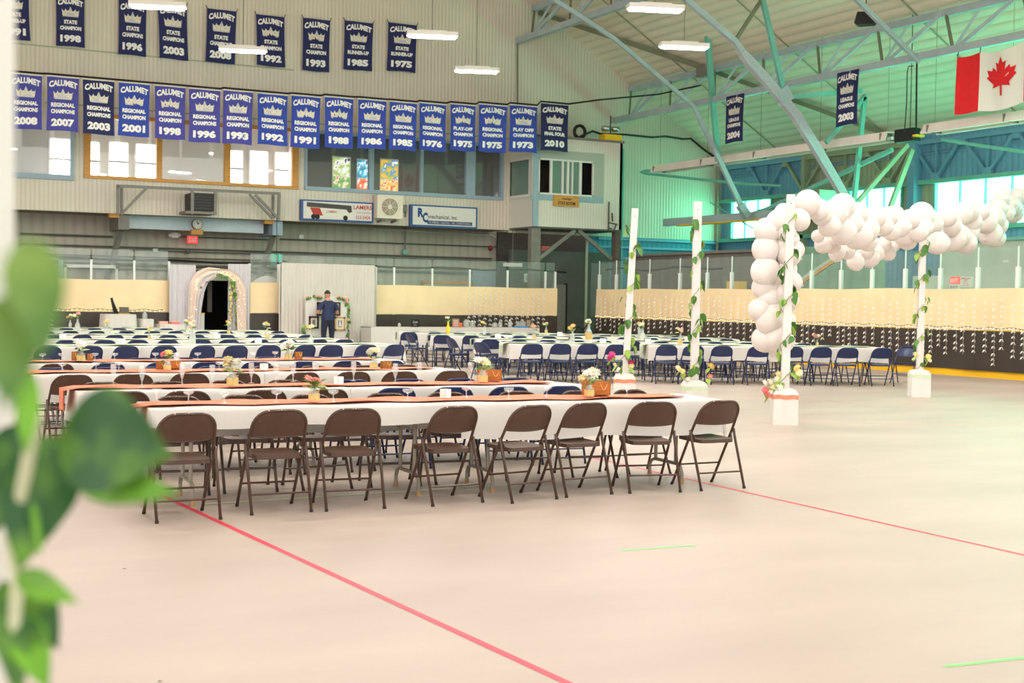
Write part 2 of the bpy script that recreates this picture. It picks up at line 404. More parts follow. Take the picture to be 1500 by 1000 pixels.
poster(557.5, 582.5, 264, 283, [(220, 150, 60), (235, 190, 120), (190, 90, 50), (240, 235, 220)], 'backlit orange team poster, right of the blue post, lower')
for (p0, p1, y0, y1) in ((486, 514, 230, 280), (522, 540, 233, 281), (556, 584, 233.5, 284)):
    a = onY(p0, y1, YR-.05); b = onY(p1, y0, YR-.05); slab('poster_backing', a.x, b.x, YR-.06, YR-.04, a.z, b.z, m_white, rm)  # plain white backing, gives no light
a = onY(203, 240, YR-.1); b = onY(225, 216, YR-.1)

# ---- stat room, a box hung off the back wall
SX1 = 25.9; SZ0 = 4.17; SZ1 = 7.24
m_stat = ribbed('stat_room_boards', (226, 220, 206), .11, 'X', .6, .03, .35, .9)
m_stats = ribbed('stat_room_side_boards', (222, 222, 210), .11, 'Y', .6, .03, .35, .9)
st = struct('wall_stat_room', label='cream boarded stat room box jutting from the back wall')
fx0 = onY(788, 260, SY).x; fx1 = onY(869, 260, SY).x; fz0 = onY(829, 286.5, SY).z; fz1 = onY(829, 234, SY).z
mbf = MB()
mbf.box(SX0, fx0, SY, SY+.1, SZ0, SZ1).box(fx1, SX1, SY, SY+.1, SZ0, SZ1).box(fx0, fx1, SY, SY+.1, SZ0, fz0).box(fx0, fx1, SY, SY+.1, fz1, SZ1)
mbf.build('front_boards', m_stat, st)
sy0 = onX(776, 260, SX0).y; sy1 = onX(743, 260, SX0).y; sz0 = onX(760, 286, SX0).z; sz1 = onX(760, 236, SX0).z
mbs = MB(); mbs.box(SX0, SX0+.1, SY, sy0, SZ0, SZ1).box(SX0, SX0+.1, sy1, YW, SZ0, SZ1).box(SX0, SX0+.1, sy0, sy1, SZ0, sz0).box(SX0, SX0+.1, sy0, sy1, sz1, SZ1)
mbs.build('side_boards', m_stats, st)
slab('right_boards', SX1-.1, SX1, SY, YW, SZ0, SZ1, m_stats, st)
slab('underside', SX0, SX1, SY, YW, SZ0-.06, SZ0, m_dkgrey, st); slab('roof_slab', SX0-.05, SX1+.05, SY-.05, YW, SZ1, SZ1+.08, m_grey, st)
slab('inside_back', SX0+.1, SX1-.1, YW-.15, YW-.05, SZ0, SZ1, mat('stat_inside', (120, 100, 92), .8), st)
slab('corner_board', SX0-.06, SX0+.14, SY-.05, SY, SZ0, SZ1, m_pbl, st)
# window trims
for (a, b, c, d) in ((fx0-.28, fx1+.42, fz1, fz1+.3), (fx0-.28, fx1+.42, fz0-.2, fz0), (fx0-.28, fx0, fz0, fz1), (fx1, fx1+.42, fz0, fz1)):
    slab('window_trim', a, b, SY-.03, SY, c, d, m_pbl if d-c < .25 else mat('grey_trim', (176, 178, 168), .6), st)
for (a, b, c, d) in ((fx0, fx1, fz1-.06, fz1), (fx0, fx1, fz0, fz0+.06), (fx0, fx0+.05, fz0, fz1), (fx1-.05, fx1, fz0, fz1)):
    slab('sash', a, b, SY-.05, SY+.03, c, d, m_white, st)
def sxp(px): return onY(px, 260, SY).x
for a, b in ((805, 808.5), (822.5, 825), (830, 833), (837, 839), (848, 851.5)): slab('sash', sxp(a), sxp(b), SY-.04, SY+.02, fz0, fz1, m_white, st)
m_refl = mat('green_reflection_glass', (110, 140, 128), .08, spec=.8)
slab('pane', sxp(808), sxp(848), SY+.02, SY+.03, fz0, fz1, m_refl, st)
slab('dark_opening', sxp(851), fx1, SY+.3, SY+.32, fz0, fz1, m_unlit, st)  # black sheet painting in the shade inside the opening
slab('dark_opening', fx0, sxp(803), SY+.6, SY+.62, fz0, (fz0+fz1)/2+.05, m_unlit, st)
for (a, b, c, d) in ((sy0-.04, sy1+.04, sz1, sz1+.1), (sy0-.04, sy1+.04, sz0-.1, sz0), (sy0-.08, sy0, sz0, sz1), (sy1, sy1+.08, sz0, sz1)):
    slab('side_trim', SX0-.05, SX0+.02, a, b, c, d, m_white, st)
slab('side_pane', SX0+.03, SX0+.05, sy0, sy1, sz0, sz1, m_refl, st)
# legs and braces under it
slab('column', onY(776, 380, SY+.15).x, onY(789.5, 380, SY+.15).x, SY+.05, SY+.3, 0, SZ0-.06, m_grey, st)
slab('column', onY(899, 360, SY+.15).x, onY(907, 360, SY+.15).x, SY+.05, SY+.3, 0, SZ0-.06, mat('brown_paint', (98, 84, 76), .7, var=.1), st)
for p, q in (((790, 378), (842, 337)), ((847, 337), (896, 380))):
    MB().bar(onY(*p, SY+.12), onY(*q, SY+.12), .1, .13).build('brace', m_grey, st)
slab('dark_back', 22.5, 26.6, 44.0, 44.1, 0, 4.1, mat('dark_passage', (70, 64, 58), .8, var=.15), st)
# name board
a = onY(811, 301.5, SY-.06); b = onY(847.5, 287.5, SY-.06)
sg = thing('name_board', 'yellow wooden name board reading STAT ROOM under the stat room window', 'sign', ((a.x+b.x)/2, SY-.06, a.z))
W = b.x-a.x; Hh = b.z-a.z
MB().box(-W/2, W/2, -.03, .03, 0, Hh).build('board', m_wood, sg)
m_ink = mat('dark_ink', (40, 30, 60), .6)
text_mb('STAT ROOM', Hh*.3, W*.7, .03, 0, -.034, 0, Hh*.14).build('lettering', m_ink, sg)
MB().tube([(-.2*W+i*.0135*W, -.034, Hh*(.68+(.12 if i in (2, 10, 13, 21, 25) else .05)*math.sin(i*1.7))) for i in range(31)], .008, 4).build('script_lettering', m_ink, sg)

# ---- corner: door recess behind the boards
dw = slab('wall_corner', 22.2, 26.3, 42.4, 42.55, 0, 3.4, m_dkgrey); dw['kind'] = 'structure'
d1 = struct('door_1', label='grey door in the dark corner behind the rink boards')
a = onY(817, 470, 42.35); b = onY(828, 417, 42.35)
slab('door_leaf', a.x-.3, b.x, 42.3, 42.38, 0, b.z, m_grey, d1)
slab('door_jamb', b.x, b.x+.05, 42.28, 42.4, 0, b.z+.05, m_black, d1)
MB().tube([(onY(859, 400, 41.8).x, 41.8, 0), (onY(859, 400, 41.8).x, 41.8, 4.0)], .05).build('stand_pipe', m_osteel, d1)

# ---- right wall
wr = MB()
ws, wh = 4.09, 5.46
SPANS = [(42.1, 39.75), (35.5, 33.1), (31.6, 22.5), (21.2, 12.0)]       # windows, far to near; the nearest is unseen, added to keep light coming in
ys = [YW] + [v for s in SPANS for v in s] + [-6.0]
for z0, z1 in ((0, ws),): wr.box(XW, XW+.15, -6, YW, z0, z1)
wro = wr.build('wall_right', m_blue); wro['kind'] = 'structure'
for i in range(0, len(ys), 2): slab('pier', XW, XW+.15, ys[i+1], ys[i], ws, wh, m_olive if 32.2 < ys[i] < 40 else m_blue, wro)
BAYS = [(YW, 37.75, m_blue, m_bsteel), (37.75, 32.5, m_olive, m_osteel), (32.5, -6, m_blue, m_bsteel)]
for y1, y0, m, ms in BAYS:
    slab('upper_boards', XW, XW+.15, y0, y1, wh, 7.1, m, wro)
    slab('upper_chord', XW-.22, XW, y0, y1, 6.72, 6.86, ms, wro)
slab('head_beam', XW-.2, XW, -6, YW, wh, wh+.14, m_teal, wro)
slab('sill_beam', XW-.25, XW, -6, YW, ws-.14, ws, m_teal, wro)
for z in (6.4, 6.5): slab('rail', XW-.06, XW, -6, YW, z, z+.03, m_bsteel, wro)
for k, (y1, y0) in enumerate(SPANS):
    wn = struct('window_%d' % (4+k), label=('tall teal framed side window, number %d from the far corner' % (k+1)))
    n = max(2, round((y1-y0)/(.8 if k < 2 else 1.05)))
    for j in range(n):
        ya, yb = y0+(y1-y0)*j/n, y0+(y1-y0)*(j+1)/n
        slab('pane', XW+.05, XW+.07, ya+.025, yb-.025, ws, wh, m_pane, wn)
        slab('mullion', XW-.03, XW+.06, ya-.025, ya+.025, ws, wh, m_teal, wn)
    slab('jamb', XW-.08, XW+.06, y1-.05, y1+.05, ws, wh, m_teal, wn); slab('jamb', XW-.08, XW+.06, y0-.1, y0-.02, ws, wh, m_teal, wn)
slab('wall_column', XW-.35, XW, 32.2, 32.5, 0, 7.0, m_bsteel, wro)
slab('wall_column', XW-.25, XW, 37.65, 37.82, 0, 7.0, m_osteel, wro)
yy = 39.9; k = 0
while yy > 16:
    ms = m_bsteel if yy > 38 or yy < 32.4 else m_osteel
    bx = XW-.12
    if not (32.1 < yy < 33.2):
        MB().bar((bx, yy+.05, 5.66), (bx, yy+1.0, 6.74), .09, .1, (1,0,0)).build('diagonal', ms, wro)
        MB().bar((bx, yy-.05, 5.66), (bx, yy-1.0, 6.74), .09, .1, (1,0,0)).build('diagonal', ms, wro)
        MB().bar((bx, yy, 5.6), (bx, yy, 6.75), .06, .07, (1,0,0)).build('post', ms, wro)
        slab('gusset', bx-.06, bx+.06, yy-.17, yy+.17, 5.56, 5.8, ms, wro)
        slab('gusset', bx-.06, bx+.06, yy+.88, yy+1.16, 6.56, 6.74, ms, wro)
    yy -= 2.1
slab('electric_box', XW-.5, XW-.15, 36.3, 37.2, 4.5, 5.4, mat('rust_box', (132, 84, 50), .7), wro)
slab('vent_hood', XW-1.2, XW-.3, 35.7, 36.5, 4.6, 5.5, m_osteel, wro)
for j in range(6): slab('louvre', XW-.12, XW-.02, 35.9, 36.9, 3.3+j*.12, 3.36+j*.12, m_grey, wro)

# ---- boards, stands and partitions behind the right boards
bl = struct('wall_stands', label='stands and partitions behind the right rink boards')
slab('brown_partition', 25.9, 26.05, 32.6, 40.4, 0, 3.2, m_brown, bl)
slab('brown_cap', 25.8, 26.15, 32.6, 40.4, 3.2, 3.28, m_grey, bl)
slab('box_frame', 25.3, 25.4, 40.4, 40.6, 2.9, 3.9, mat('brown_paint', (98, 84, 76)), bl)
slab('green_partition', 26.8, 26.95, 28.8, 32.6, 0, 3.35, m_green, bl)
slab('green_end', 25.9, 26.95, 32.5, 32.62, 0, 3.3, m_green, bl)
for j in range(5): slab('bleacher_step', 25.7+j*1.05, 26.8+j*1.05, 4, 28.6, 0, 1.7+j*.38, m_pgreen, bl)
slab('parapet', 28.8, 28.95, 4, 28.6, 2.3, 3.45, m_pgreen, bl)
slab('parapet_cap', 28.7, 29.0, 4, 28.6, 3.42, 3.5, m_teal, bl)
for j in range(9): slab('step_edge', 27.6, 27.7, 25-j*1.6, 25.2-j*1.6, 2.78, 2.84, m_white, bl)
for off, m in ((0, m_pgreen), (.12, m_wood)):
    MB().bar(onX(1152+off*60, 424, 25.7), onX(1236+off*60, 368, 25.7), .06, .09).build('stair_rail', m, bl)
slab('foam_block', 25.2, 25.5, onX(1090, 415, 25.4).y, onX(1072, 415, 25.4).y, 1.5, onX(1080, 412, 25.4).z, mat('yellow_foam', (240, 196, 96), .8), bl)
# exit sign and notice on the stands
def plate(name, px0, px1, y0, y1, X, m, label, cat, txt=None, tm=None, lines=None):
    a = onX(px0, y1, X); b = onX(px1, y0, X); wd = a.y-b.y; hh = b.z-a.z
    t = thing(name, label, cat, (X, (a.y+b.y)/2, a.z), R(-90))
    MB().box(-wd/2, wd/2, -.02, .04, 0, hh).build('plate', m, t)
    for (s, hf, zf, wf) in (lines or []): text_mb(s, hh*hf, wd*wf, .02, 0, -.025, 0, hh*zf).build('lettering', tm, t)
    return t
m_redglow = mat('exit_red', (226, 60, 60), .5, emit=(1, .1, .1), estr=.5)
plate('exit_sign', 1392, 1406, 405, 416, 25.3, m_redglow, 'red exit sign behind the right rink glass', 'sign', tm=m_white, lines=[('EXIT', .55, .2, .8)])
plate('notice_board', 1407.5, 1424, 405, 420, 25.3, m_white, 'white notice with red lettering beside the red exit sign', 'sign', tm=m_red, lines=[('EMERGENCY', .16, .74, .86), ('EXIT', .16, .52, .3), ('Door to', .12, .3, .4), ('remain clear', .12, .1, .6)])
plate('exit_notice', 1392, 1406, 417, 424, 25.3, m_white, 'white exit notice below the red exit sign, right side', 'sign', tm=m_ink, lines=[('EXIT', .6, .2, .8)])
# ================================================================== roof steel
def truss(nm, label): return struct(nm, label=label)
def member(par, nm, p, q, wd, h, m): return MB().bar(p, q, wd, h).build(nm, m, par)
# lengthwise trusses standing square to the roof slope
def purlin_truss(xt, zt_, xb, zb, y0, y1, nodes, label):
    t = truss('roof_truss', label)
    n = 4
    member(t, 'top_chord', (xt, y0, zt_), (xt, y1, zt_), .16, .2, m_steel)
    member(t, 'bottom_chord', (xb, y0, zb), (xb, y1, zb), .2, .2, m_steel)
    for yb in nodes:
        member(t, 'post', (xb, yb, zb), (xt, yb+.95, zt_), .07, .09, m_steeld)
        member(t, 'web', (xb, yb, zb), (xt, yb-.32, zt_), .06, .07, m_steel)
        member(t, 'web', (xb, yb-.06, zb), (xt, yb-1.5, zt_), .08, .1, m_steel)
    return t
NODES = [onX(1293, 89, 26.63).y+2.6*k for k in range(-5, 6)]
T1 = purlin_truss(27.3, 9.5, 26.63, 8.3, 12, YW, NODES, 'pale steel roof truss carrying the flag and two league banners')
T2 = purlin_truss(23.17, 12.0, 22.56, 10.8, 12, YW, NODES, 'pale steel roof truss above, at the top of the picture')
T3 = purlin_truss(19.0, 14.5, 18.4, 13.3, 12, YW, NODES, 'highest pale steel roof truss, at the top edge')
# cross frames
FA = 36.0; FB = 31.0; FD = onX(1346, 90, 26.63).y
fa = truss('roof_frame', 'far cross frame of the roof, thin bent rib')
ptsA = [(760, -40), (812.7, 0), (900.7, 57.3), (973.6, 119.6), (1015, 155), (1042.6, 210.5), (1088, 306.6), (1092, 316)]
MB().beam([onY(*p, FA) for p in ptsA[:5]], .10, [.12]*5).build('rib', m_steel, fa)
MB().beam([onY(*p, FA) for p in ptsA[4:]], .10, [.12, .15, .17, .18]).build('leg', m_steel, fa)
member(fa, 'post', onY(1032.5, 6, 36.6), onY(1040, 98, 36.6), .12, .18, m_teal)
member(fa, 'post', onY(1040, 98, 36.6), onY(1052, 236, 36.6), .12, .18, m_teal)
member(fa, 'foot', onY(1084, 300, FA), onY(1095, 317, FA), .2, .26, m_steel)
fb = truss('roof_frame', 'near cross frame of the roof, broad speckled steel rib')
ptsB = [(960, -40), (1006, 0), (1076, 60), (1092, 83)]
MB().beam([onY(*p, FB) for p in ptsB], .14, [.16]*4).build('rib', m_steel, fb)
ptsB2 = [(1086, 76), (1096, 88), (1128, 124), (1165, 168), (1201, 226), (1230, 276), (1247, 306)]
m_galv = mat('speckled_steel', (176, 184, 190), .5, var=.22, vscale=40)
MB().beam([onY(*p, FB) for p in ptsB2], .17, [.17, .27, .29, .29, .28, .26, .2]).build('haunch', m_galv, fb)
member(fb, 'post', onY(1116, -6, FB), onY(1149, 140, FB), .1, .15, m_teal)
member(fb, 'post', onY(1118, -4, FB), onY(1078, 58, FB), .08, .1, m_steeld)
member(fb, 'post', onY(1266.5, 142, FB), onY(1250, 304, FB), .1, .14, m_teal)
member(fb, 'strut', onY(1153, 142, FB), onY(1262, 133, FB), .1, .13, m_teal)
member(fb, 'strut', onY(1268, 140, FB), onY(1210, 209, FB), .1, .12, m_teal)
member(fb, 'strut', onY(1250, 303, FB), onY(1329, 212, FB), .11, .13, m_osteel)
member(fb, 'strut', onY(1302, 309, FB), onY(1336, 219, FB), .11, .15, m_osteel)
member(fb, 'gusset', onY(1143, 130, FB), onY(1152, 150, FB), .2, .45, m_steel)
fc = truss('roof_strut', 'thin steel strut below the ceiling loudspeaker')
member(fc, 'strut', onY(1238, -18, FD), onY(1346, 90, FD), .1, .13, m_steel)
br = truss('roof_brace', 'dark olive diagonal brace lying under the roof deck')
def onroof(x, y, off): return onP(x, y, (XW, 0, 7.12-off), (SL, 0, 1))
member(br, 'brace', onroof(790, 19, .15), onroof(1040, 102.5, .15), .14, .16, m_steeld)
member(br, 'brace', onroof(1040, 102.5, .15), onroof(1300, 197, .15), .14, .14, m_steeld)
nd = truss('roof_node', 'bolted steel node plate on the roof truss')
for p in ((1038, 104),): 
    c = onX(*p, 27.25); MB().box(c.x-.3, c.x+.1, c.y-.3, c.y+.3, c.z-.2, c.z+.12).build('plate', m_grey, nd)
# eave beam, brace and thin ties
eb = truss('eave_beam', 'green steel eave beam with a yellow lower edge')
A = onX(974, 326, 28); B = onX(1150, 312, 28); B.z = A.z
member(eb, 'web', A, B, .18, .26, m_steel)
member(eb, 'flange', A-Vector((0, .9, .15)), B-Vector((0, 0, .15)), .22, .05, m_yellow)
member(eb, 'brace', onX(1107, 314, 28), onX(1307, 219, 28), .1, .12, m_teal)
for p, q, X in (((1125, 348), (1040, 296), 29.0), ((1098, 312), (1142, 298), 29.8)):
    MB().tube([onX(*p, X), onX(*q, X)], .025).build('tie', m_teal, eb)
# radiant tube heaters
m_alu = mat('heater_aluminium', (236, 222, 214), .4, .0, var=.06, vscale=2)
HX = 27.3
def heater(y0, y1, z, label):
    t = thing('tube_heater', label, 'heater', (HX, (y0+y1)/2, z), group='tube heaters')
    L = (y1-y0)/2
    prof = [(-.3, -.1), (-.22, .15), (.15, .17), (.3, -.1), (.26, -.1), (.13, .13), (-.19, .12), (-.26, -.1)]
    MB().prism(prof, (0, L, 0), (1, 0, 0), (0, 0, 1), 2*L).build('reflector', m_alu, t)
    MB().tube([(0, -L, -.02), (0, L+.3, -.02)], .05, 8).build('heat_tube', m_alu, t)
    k = int(2*L/2.6)
    for i in range(k+1):
        yy = -L+.2+i*(2*L-.4)/max(1, k)
        MB().bar((-.3, yy, .02), (.3, yy, .02), .03, .2).build('bracket', m_grey, t)
        MB().tube([(0, yy, .12), (0, yy, roofz(HX)-z-.02)], .008, 4).build('chain', m_steeld, t)
    return t
h1 = heater(29.0, 40.9, 6.36, 'long silver tube heater ending before the green gable wall')
h2 = heater(14.0, 27.6, 6.4, 'long silver tube heater below the red and white flag')
t = thing('heater_burner', 'black heater burner box with yellow tag between the two silver tubes', 'burner', onX(1329, 208, HX))
MB().box(-.15, .15, -.35, .35, 0, .36).build('box', m_black, t); MB().box(-.16, .16, -.5, -.36, .1, .16).build('gas_valve', m_yellow, t)
MB().tube([(0, -.1, .36), (0, -.1, roofz(HX)-t.location.z-.02)], .012).build('gas_pipe', m_black, t)
O1 = Vector(h1.location); O2 = Vector(h2.location)
MB().tube([p-O1 for p in (onX(945, 254, 27.2), onX(1085, 269, 29.0), onX(1143, 272, 29.6))], .05, 8).build('return_tube', m_teal, h1)
MB().tube([p-O1 for p in (onX(945, 254, 27.2), onX(938, 252, 27.1), onX(945, 250, 27.2), onX(962, 250, 27.25))], .05, 8).build('bend', m_teal, h1)
MB().tube([p-O2 for p in (onX(1378, 204, 28), onX(1440, 214, 28.8), onX(1520, 225, 29.6))], .05, 8).build('return_tube', m_teal, h2)
# hanging lights
m_led = mat('led_panel', (255, 255, 255), .5, emit=(1.0, .96, .92), estr=105.0)
def led(x, y, z, rz, label):
    t = thing('high_bay_light', label, 'light', (x, y, z), rz, 'hanging high bay lights')
    MB().box(-.62, .62, -.17, .17, .03, .13).box(-.35, .35, -.1, .1, .13, .17).build('housing', m_white, t)
    MB().box(-.57, .57, -.145, .145, .0, .03).build('diffuser', m_led, t)
    MB().tube([(0, 0, .17), (0, 0, roofz(x)-z-.01)], .012, 4).build('rod', m_grey, t)
    return t
LP = [(231, 12, 'leftmost lit white hanging light, over two state banners at the top edge'), (356, 76, 'second lit white hanging light from left, covering the foot of two state banners'),
      (633, 55, 'lit white hanging light beside the 1975 state runner-up banner'), (698, 106, 'lit white hanging light in front of the bare upper wall'),
      (960, 16, 'lit white hanging light at the top edge, above its twin'), (1002, 71, 'lit white hanging light below the ceiling truss')]
for px, py, lb in LP:
    p = onZ(px, py, 8.0); led(p.x, p.y, 8.0, R(-19), lb)
# the rest of the hall's lights, outside the picture
for i, (x, y) in enumerate(((2.0, 30.3), (5, 26), (11.3, 26), (14.4, 21.5), (8, 21.7), (20.6, 19), (2, 21.8), (5, 17.5), (11.3, 17.4), (17.5, 15), (8, 13), (2, 13.2), (14, 11), (20, 10), (5, 8.5), (10, 6), (16, 5), (2, 4))):
    led(x, y, 8.0, R(-19), 'lit white hanging light beyond the picture edge')
# loudspeaker under the roof
c = onY(1268, 37, 28.0)
t = thing('loudspeaker', 'black loudspeaker hung under the roof, top right', 'speaker', c, R(-50))
MB().prism([(-.28, .05), (-.2, 0), (.2, 0), (.28, .05), (.24, .32), (-.2, .34)], (0, .18, 0), (1, 0, 0), (0, 0, 1), .36).build('cabinet', m_black, t)
MB().tube([(0, 0, .3), (0, 0, roofz(c.x)-c.z-.02)], .015).build('bracket', m_black, t)
# drop pipe beside the flag
c = onX(1343, 93, 26.6)
t = thing('drop_pipe', 'thin dark drop pipe hanging beside the flag', 'pipe', c)
MB().tube([(0, 0, 0), onX(1342, 187, 26.6)-c], .025).build('pipe', m_black, t)
MB().tube([(0, .1, -.05), onX(1331, 97, 26.6)-c, onX(1329, 105, 26.6)-c, onX(1328, 150, 26.6)-c, onX(1325, 193, 26.6)-c], .015).build('cord', m_black, t)
# cable, coil and floodlight over the stat room
t = thing('wall_cable', 'thick dark cable looping across the green gable wall', 'cable', onY(880, 196, YW-.1))
o = t.location
MB().tube([onY(*p, YW-.1)-o for p in ((850, 200), (868, 192), (880, 196), (915, 197), (955, 201), (975, 199.5), (1000, 203.5), (1012, 203), (1030, 218), (1048, 231))], .04).build('cable', m_black, t)
t = thing('cable_coil', 'black coil of cable on top of the stat room', 'coil', onY(849, 205, SY+.3)); t.location.z = SZ1+.08
MB().tube([(.22*math.cos(k*.524), 0, .25+.22*math.sin(k*.524)) for k in range(12)], .06, 6, True).build('coil', m_black, t)
t = thing('flood_light', 'twin chrome floodlight on a yellow box above the stat room', 'light', (onY(895, 205, SY+.2).x, SY+.25, SZ1+.08))
MB().box(-.36, .36, -.2, .2, 0, .22).build('box', m_yellow, t)
m_chrome = mat('chrome', (200, 205, 205), .2, .9)
for dx in (-.2, .2): MB().lathe([(.0, -.1), (.12, -.08), (.17, .0), (.15, .1), (.0, .12)], 10, (dx, 0, .42)).build('lamp', m_chrome, t, True)
MB().tube([(0, 0, .22), (0, 0, .9)], .02).build('stem', m_black, t)
# ================================================================== banners, flag, signs on the walls
m_navy = mat('navy_cloth', (40, 44, 92), .8, var=.06, vscale=3)
m_royal = mat('royal_blue_cloth', (52, 74, 168), .8, var=.08, vscale=3)
m_violet = mat('violet_blue_cloth', (74, 74, 158), .8, var=.08, vscale=3)
m_felt = mat('white_felt', (246, 244, 240), .8); m_cream = mat('cream_felt', (236, 226, 204), .8); m_silver = mat('silver_felt', (206, 204, 204), .7)
m_hem = mat('hem_rope', (232, 226, 214), .8)
def banner(P, w, h, lines, year, cloth, label, group, rz=0.0, ph=0.0, hem=True, sk=0.0, amp=1.0):
    t = thing('championship_banner', label, 'banner', P, rz, group)
    def wave(x, z):
        u = -z/h
        return (x + sk*u*.10*w, amp*(.018*math.sin(x*9/w+ph) + .03*u*math.sin(x*5/w+ph*2+u*2)), z + .012*math.sin(x*6/w+ph)*u)
    def put(mb, nm, m, off):
        mb.v = [(lambda q: (q[0], q[1]-off, q[2]))(wave(v[0], v[2])) for v in mb.v]; return mb.build(nm, m, t)
    put(MB().grid(10, 12, lambda a, b: ((a-.5)*w*(1-.03*abs(math.sin(b*3))), 0, -b*h)), 'cloth', cloth, 0)
    if hem: MB().tube([(x*w/8, wave(x*w/8, 0)[1], .005) for x in range(-4, 5)], .02, 5).build('hem', m_hem, t)
    put(text_mb('CALUMET', h*.115, w*.88, .05, h*.05, 0, 0, -h*.165), 'title_lettering', m_felt, .014)
    cw, c0, c1 = w*.62, -h*.415, -h*.265
    put(MB().add([(x*cw/2, 0, c0+(c1-c0)*z) for x, z in ((-.86, 0), (.86, 0), (1, 1.0), (.72, .55), (.56, 1.05), (.28, .6), (0, 1.35), (-.28, .6), (-.56, 1.05), (-.72, .55), (-1, 1.0))],
                 [(0, 1, 3, 5, 7, 9), (1, 2, 3), (3, 4, 5), (5, 6, 7), (7, 8, 9), (9, 10, 0)]), 'crown_emblem', m_silver, .012)
    put(text_mb('KINGS', (c1-c0)*.66, cw*.92, .055, 0, 0, 0, c0+(c1-c0)*.14), 'emblem_lettering', m_cream, .02)
    zz = -h*.56
    for s in lines:
        put(text_mb(s, h*.08, min(w*.74, w*.092*len(s)), .055, 0, 0, 0, zz), 'award_lettering', m_felt, .014); zz -= h*.12
    put(text_mb(year, h*.145, w*.72, .06, 0, 0, 0, -h*.92), 'year_lettering', m_felt, .014)
    return t
PLACE = [q_+' from left' for q_ in 'first second third fourth fifth sixth seventh eighth ninth tenth eleventh twelfth thirteenth fourteenth fifteenth sixteenth seventeenth'.split()]
REG = 'row of regional championship banners above the windows'
YL = 40.4
low = [('2008', 14, 62, 109, 189, 'REGIONAL', 'CHAMPIONS', m_violet), ('2007', 69, 116, 113, 192, 'REGIONAL', 'CHAMPIONS', m_violet), ('2003', 121, 168, 117.5, 197, 'REGIONAL', 'CHAMPIONS', m_navy),
 ('2001', 174, 220, 122, 200, 'REGIONAL', 'CHAMPION', m_royal), ('1998', 227, 272, 126.5, 204, 'REGIONAL', 'CHAMPION', m_violet), ('1996', 277, 323, 131, 208.5, 'REGIONAL', 'CHAMPIONS', m_violet),
 ('1993', 327, 371, 133.5, 211, 'REGIONAL', 'CHAMPION', m_violet), ('1992', 377, 422, 138, 212.5, 'REGIONAL', 'CHAMPION', m_royal), ('1991', 427, 470, 141, 217, 'REGIONAL', 'CHAMPION', m_royal),
 ('1988', 476, 518, 143, 217, 'REGIONAL', 'CHAMPION', m_royal), ('1986', 525, 566, 146.5, 218, 'REGIONAL', 'CHAMPION', m_royal), ('1985', 571, 611, 150, 220, 'REGIONAL', 'CHAMPION', m_royal),
 ('1976', 614, 654, 152, 221, 'REGIONAL', 'CHAMPION', m_royal), ('1975', 660, 697, 153.5, 221, 'PLAY-OFF', 'CHAMPION', m_royal), ('1975', 702, 743, 154, 223, 'REGIONAL', 'CHAMPION', m_royal),
 ('1973', 747, 787, 155, 223, 'PLAY OFF', 'CHAMPION', m_royal), ('2010', 792, 833, 153, 221, 'STATE', 'FINAL FOUR', m_navy)]
rope = []
for i, (yr, x0, x1, y0, y1, l1, l2, cm) in enumerate(low):
    a = onY((x0+x1)/2, y0, YL); b = onY((x0+x1)/2, y1, YL); w_ = onY(x1, y0, YL).x-onY(x0, y0, YL).x
    shade = 'dark navy' if cm is m_navy else ('violet blue' if cm is m_violet else 'royal blue')
    banner(a, w_, a.z-b.z, [l1, l2], yr, cm, '%s banner reading %s %s %s, %s in the lower row' % (shade, l1.lower(), l2.lower(), yr, PLACE[i]), REG, 0, i*1.3, yr != '2010', random.uniform(-.2, .3))
    rope.append(Vector((a.x-w_/2, YL, a.z+.062))); rope.append(Vector((a.x+w_/2, YL, a.z+.062)))
rope += [onY(880, 146, 39.9), onX(965, 138, 26.9), onX(1026, 125, 26.9)]
rope = [Vector((-6, YL+.03, 8.0))] + rope
o = Vector((10, YL, 8.0))
t = thing('banner_rope', 'dark rope that the blue banner row hangs from', 'rope', o); MB().tube([p-o for p in rope], .03, 5).build('rope', m_black, t)
up = [('1991', -4, 42, -20, 58, 'STATE', 'RUNNER-UP'), ('1998', 82, 124, -6, 68, 'STATE', 'CHAMPION'), ('1996', 174, 215, 0, 81, 'STATE', 'CHAMPIONS'), ('2003', 231, 274, 6, 86.5, 'STATE', 'CHAMPIONS'),
 ('2008', 303.5, 347, 14.5, 92.5, 'STATE', 'CHAMPIONS'), ('1992', 375, 417, 23, 97, 'STATE', 'CHAMPION'), ('1993', 444, 484, 28, 104.5, 'STATE', 'CHAMPION'), ('1985', 505, 547, 32, 103, 'STATE', 'RUNNER-UP'), ('1975', 569, 611, 35, 105, 'STATE', 'RUNNER-UP')]
YU = YW-.12
for i, (yr, x0, x1, y0, y1, l1, l2) in enumerate(up):
    a = onY((x0+x1)/2, y0, YU); b = onY((x0+x1)/2, y1, YU); w_ = onY(x1, y0, YU).x-onY(x0, y0, YU).x
    t = banner(a, w_, a.z-b.z, [l1, l2], yr, m_navy, 'navy banner reading %s %s %s, %s in the upper row' % (l1.lower(), l2.lower(), yr, PLACE[i]), 'state banners on the upper wall', 0, i*.9, False, random.uniform(-.5, .7), .6)
    for s in (-1, 1): MB().tube([(s*w_/2*.97, 0, -.01), (s*w_*.54, .02, .1)], .012, 4).build('tie', m_black, t)
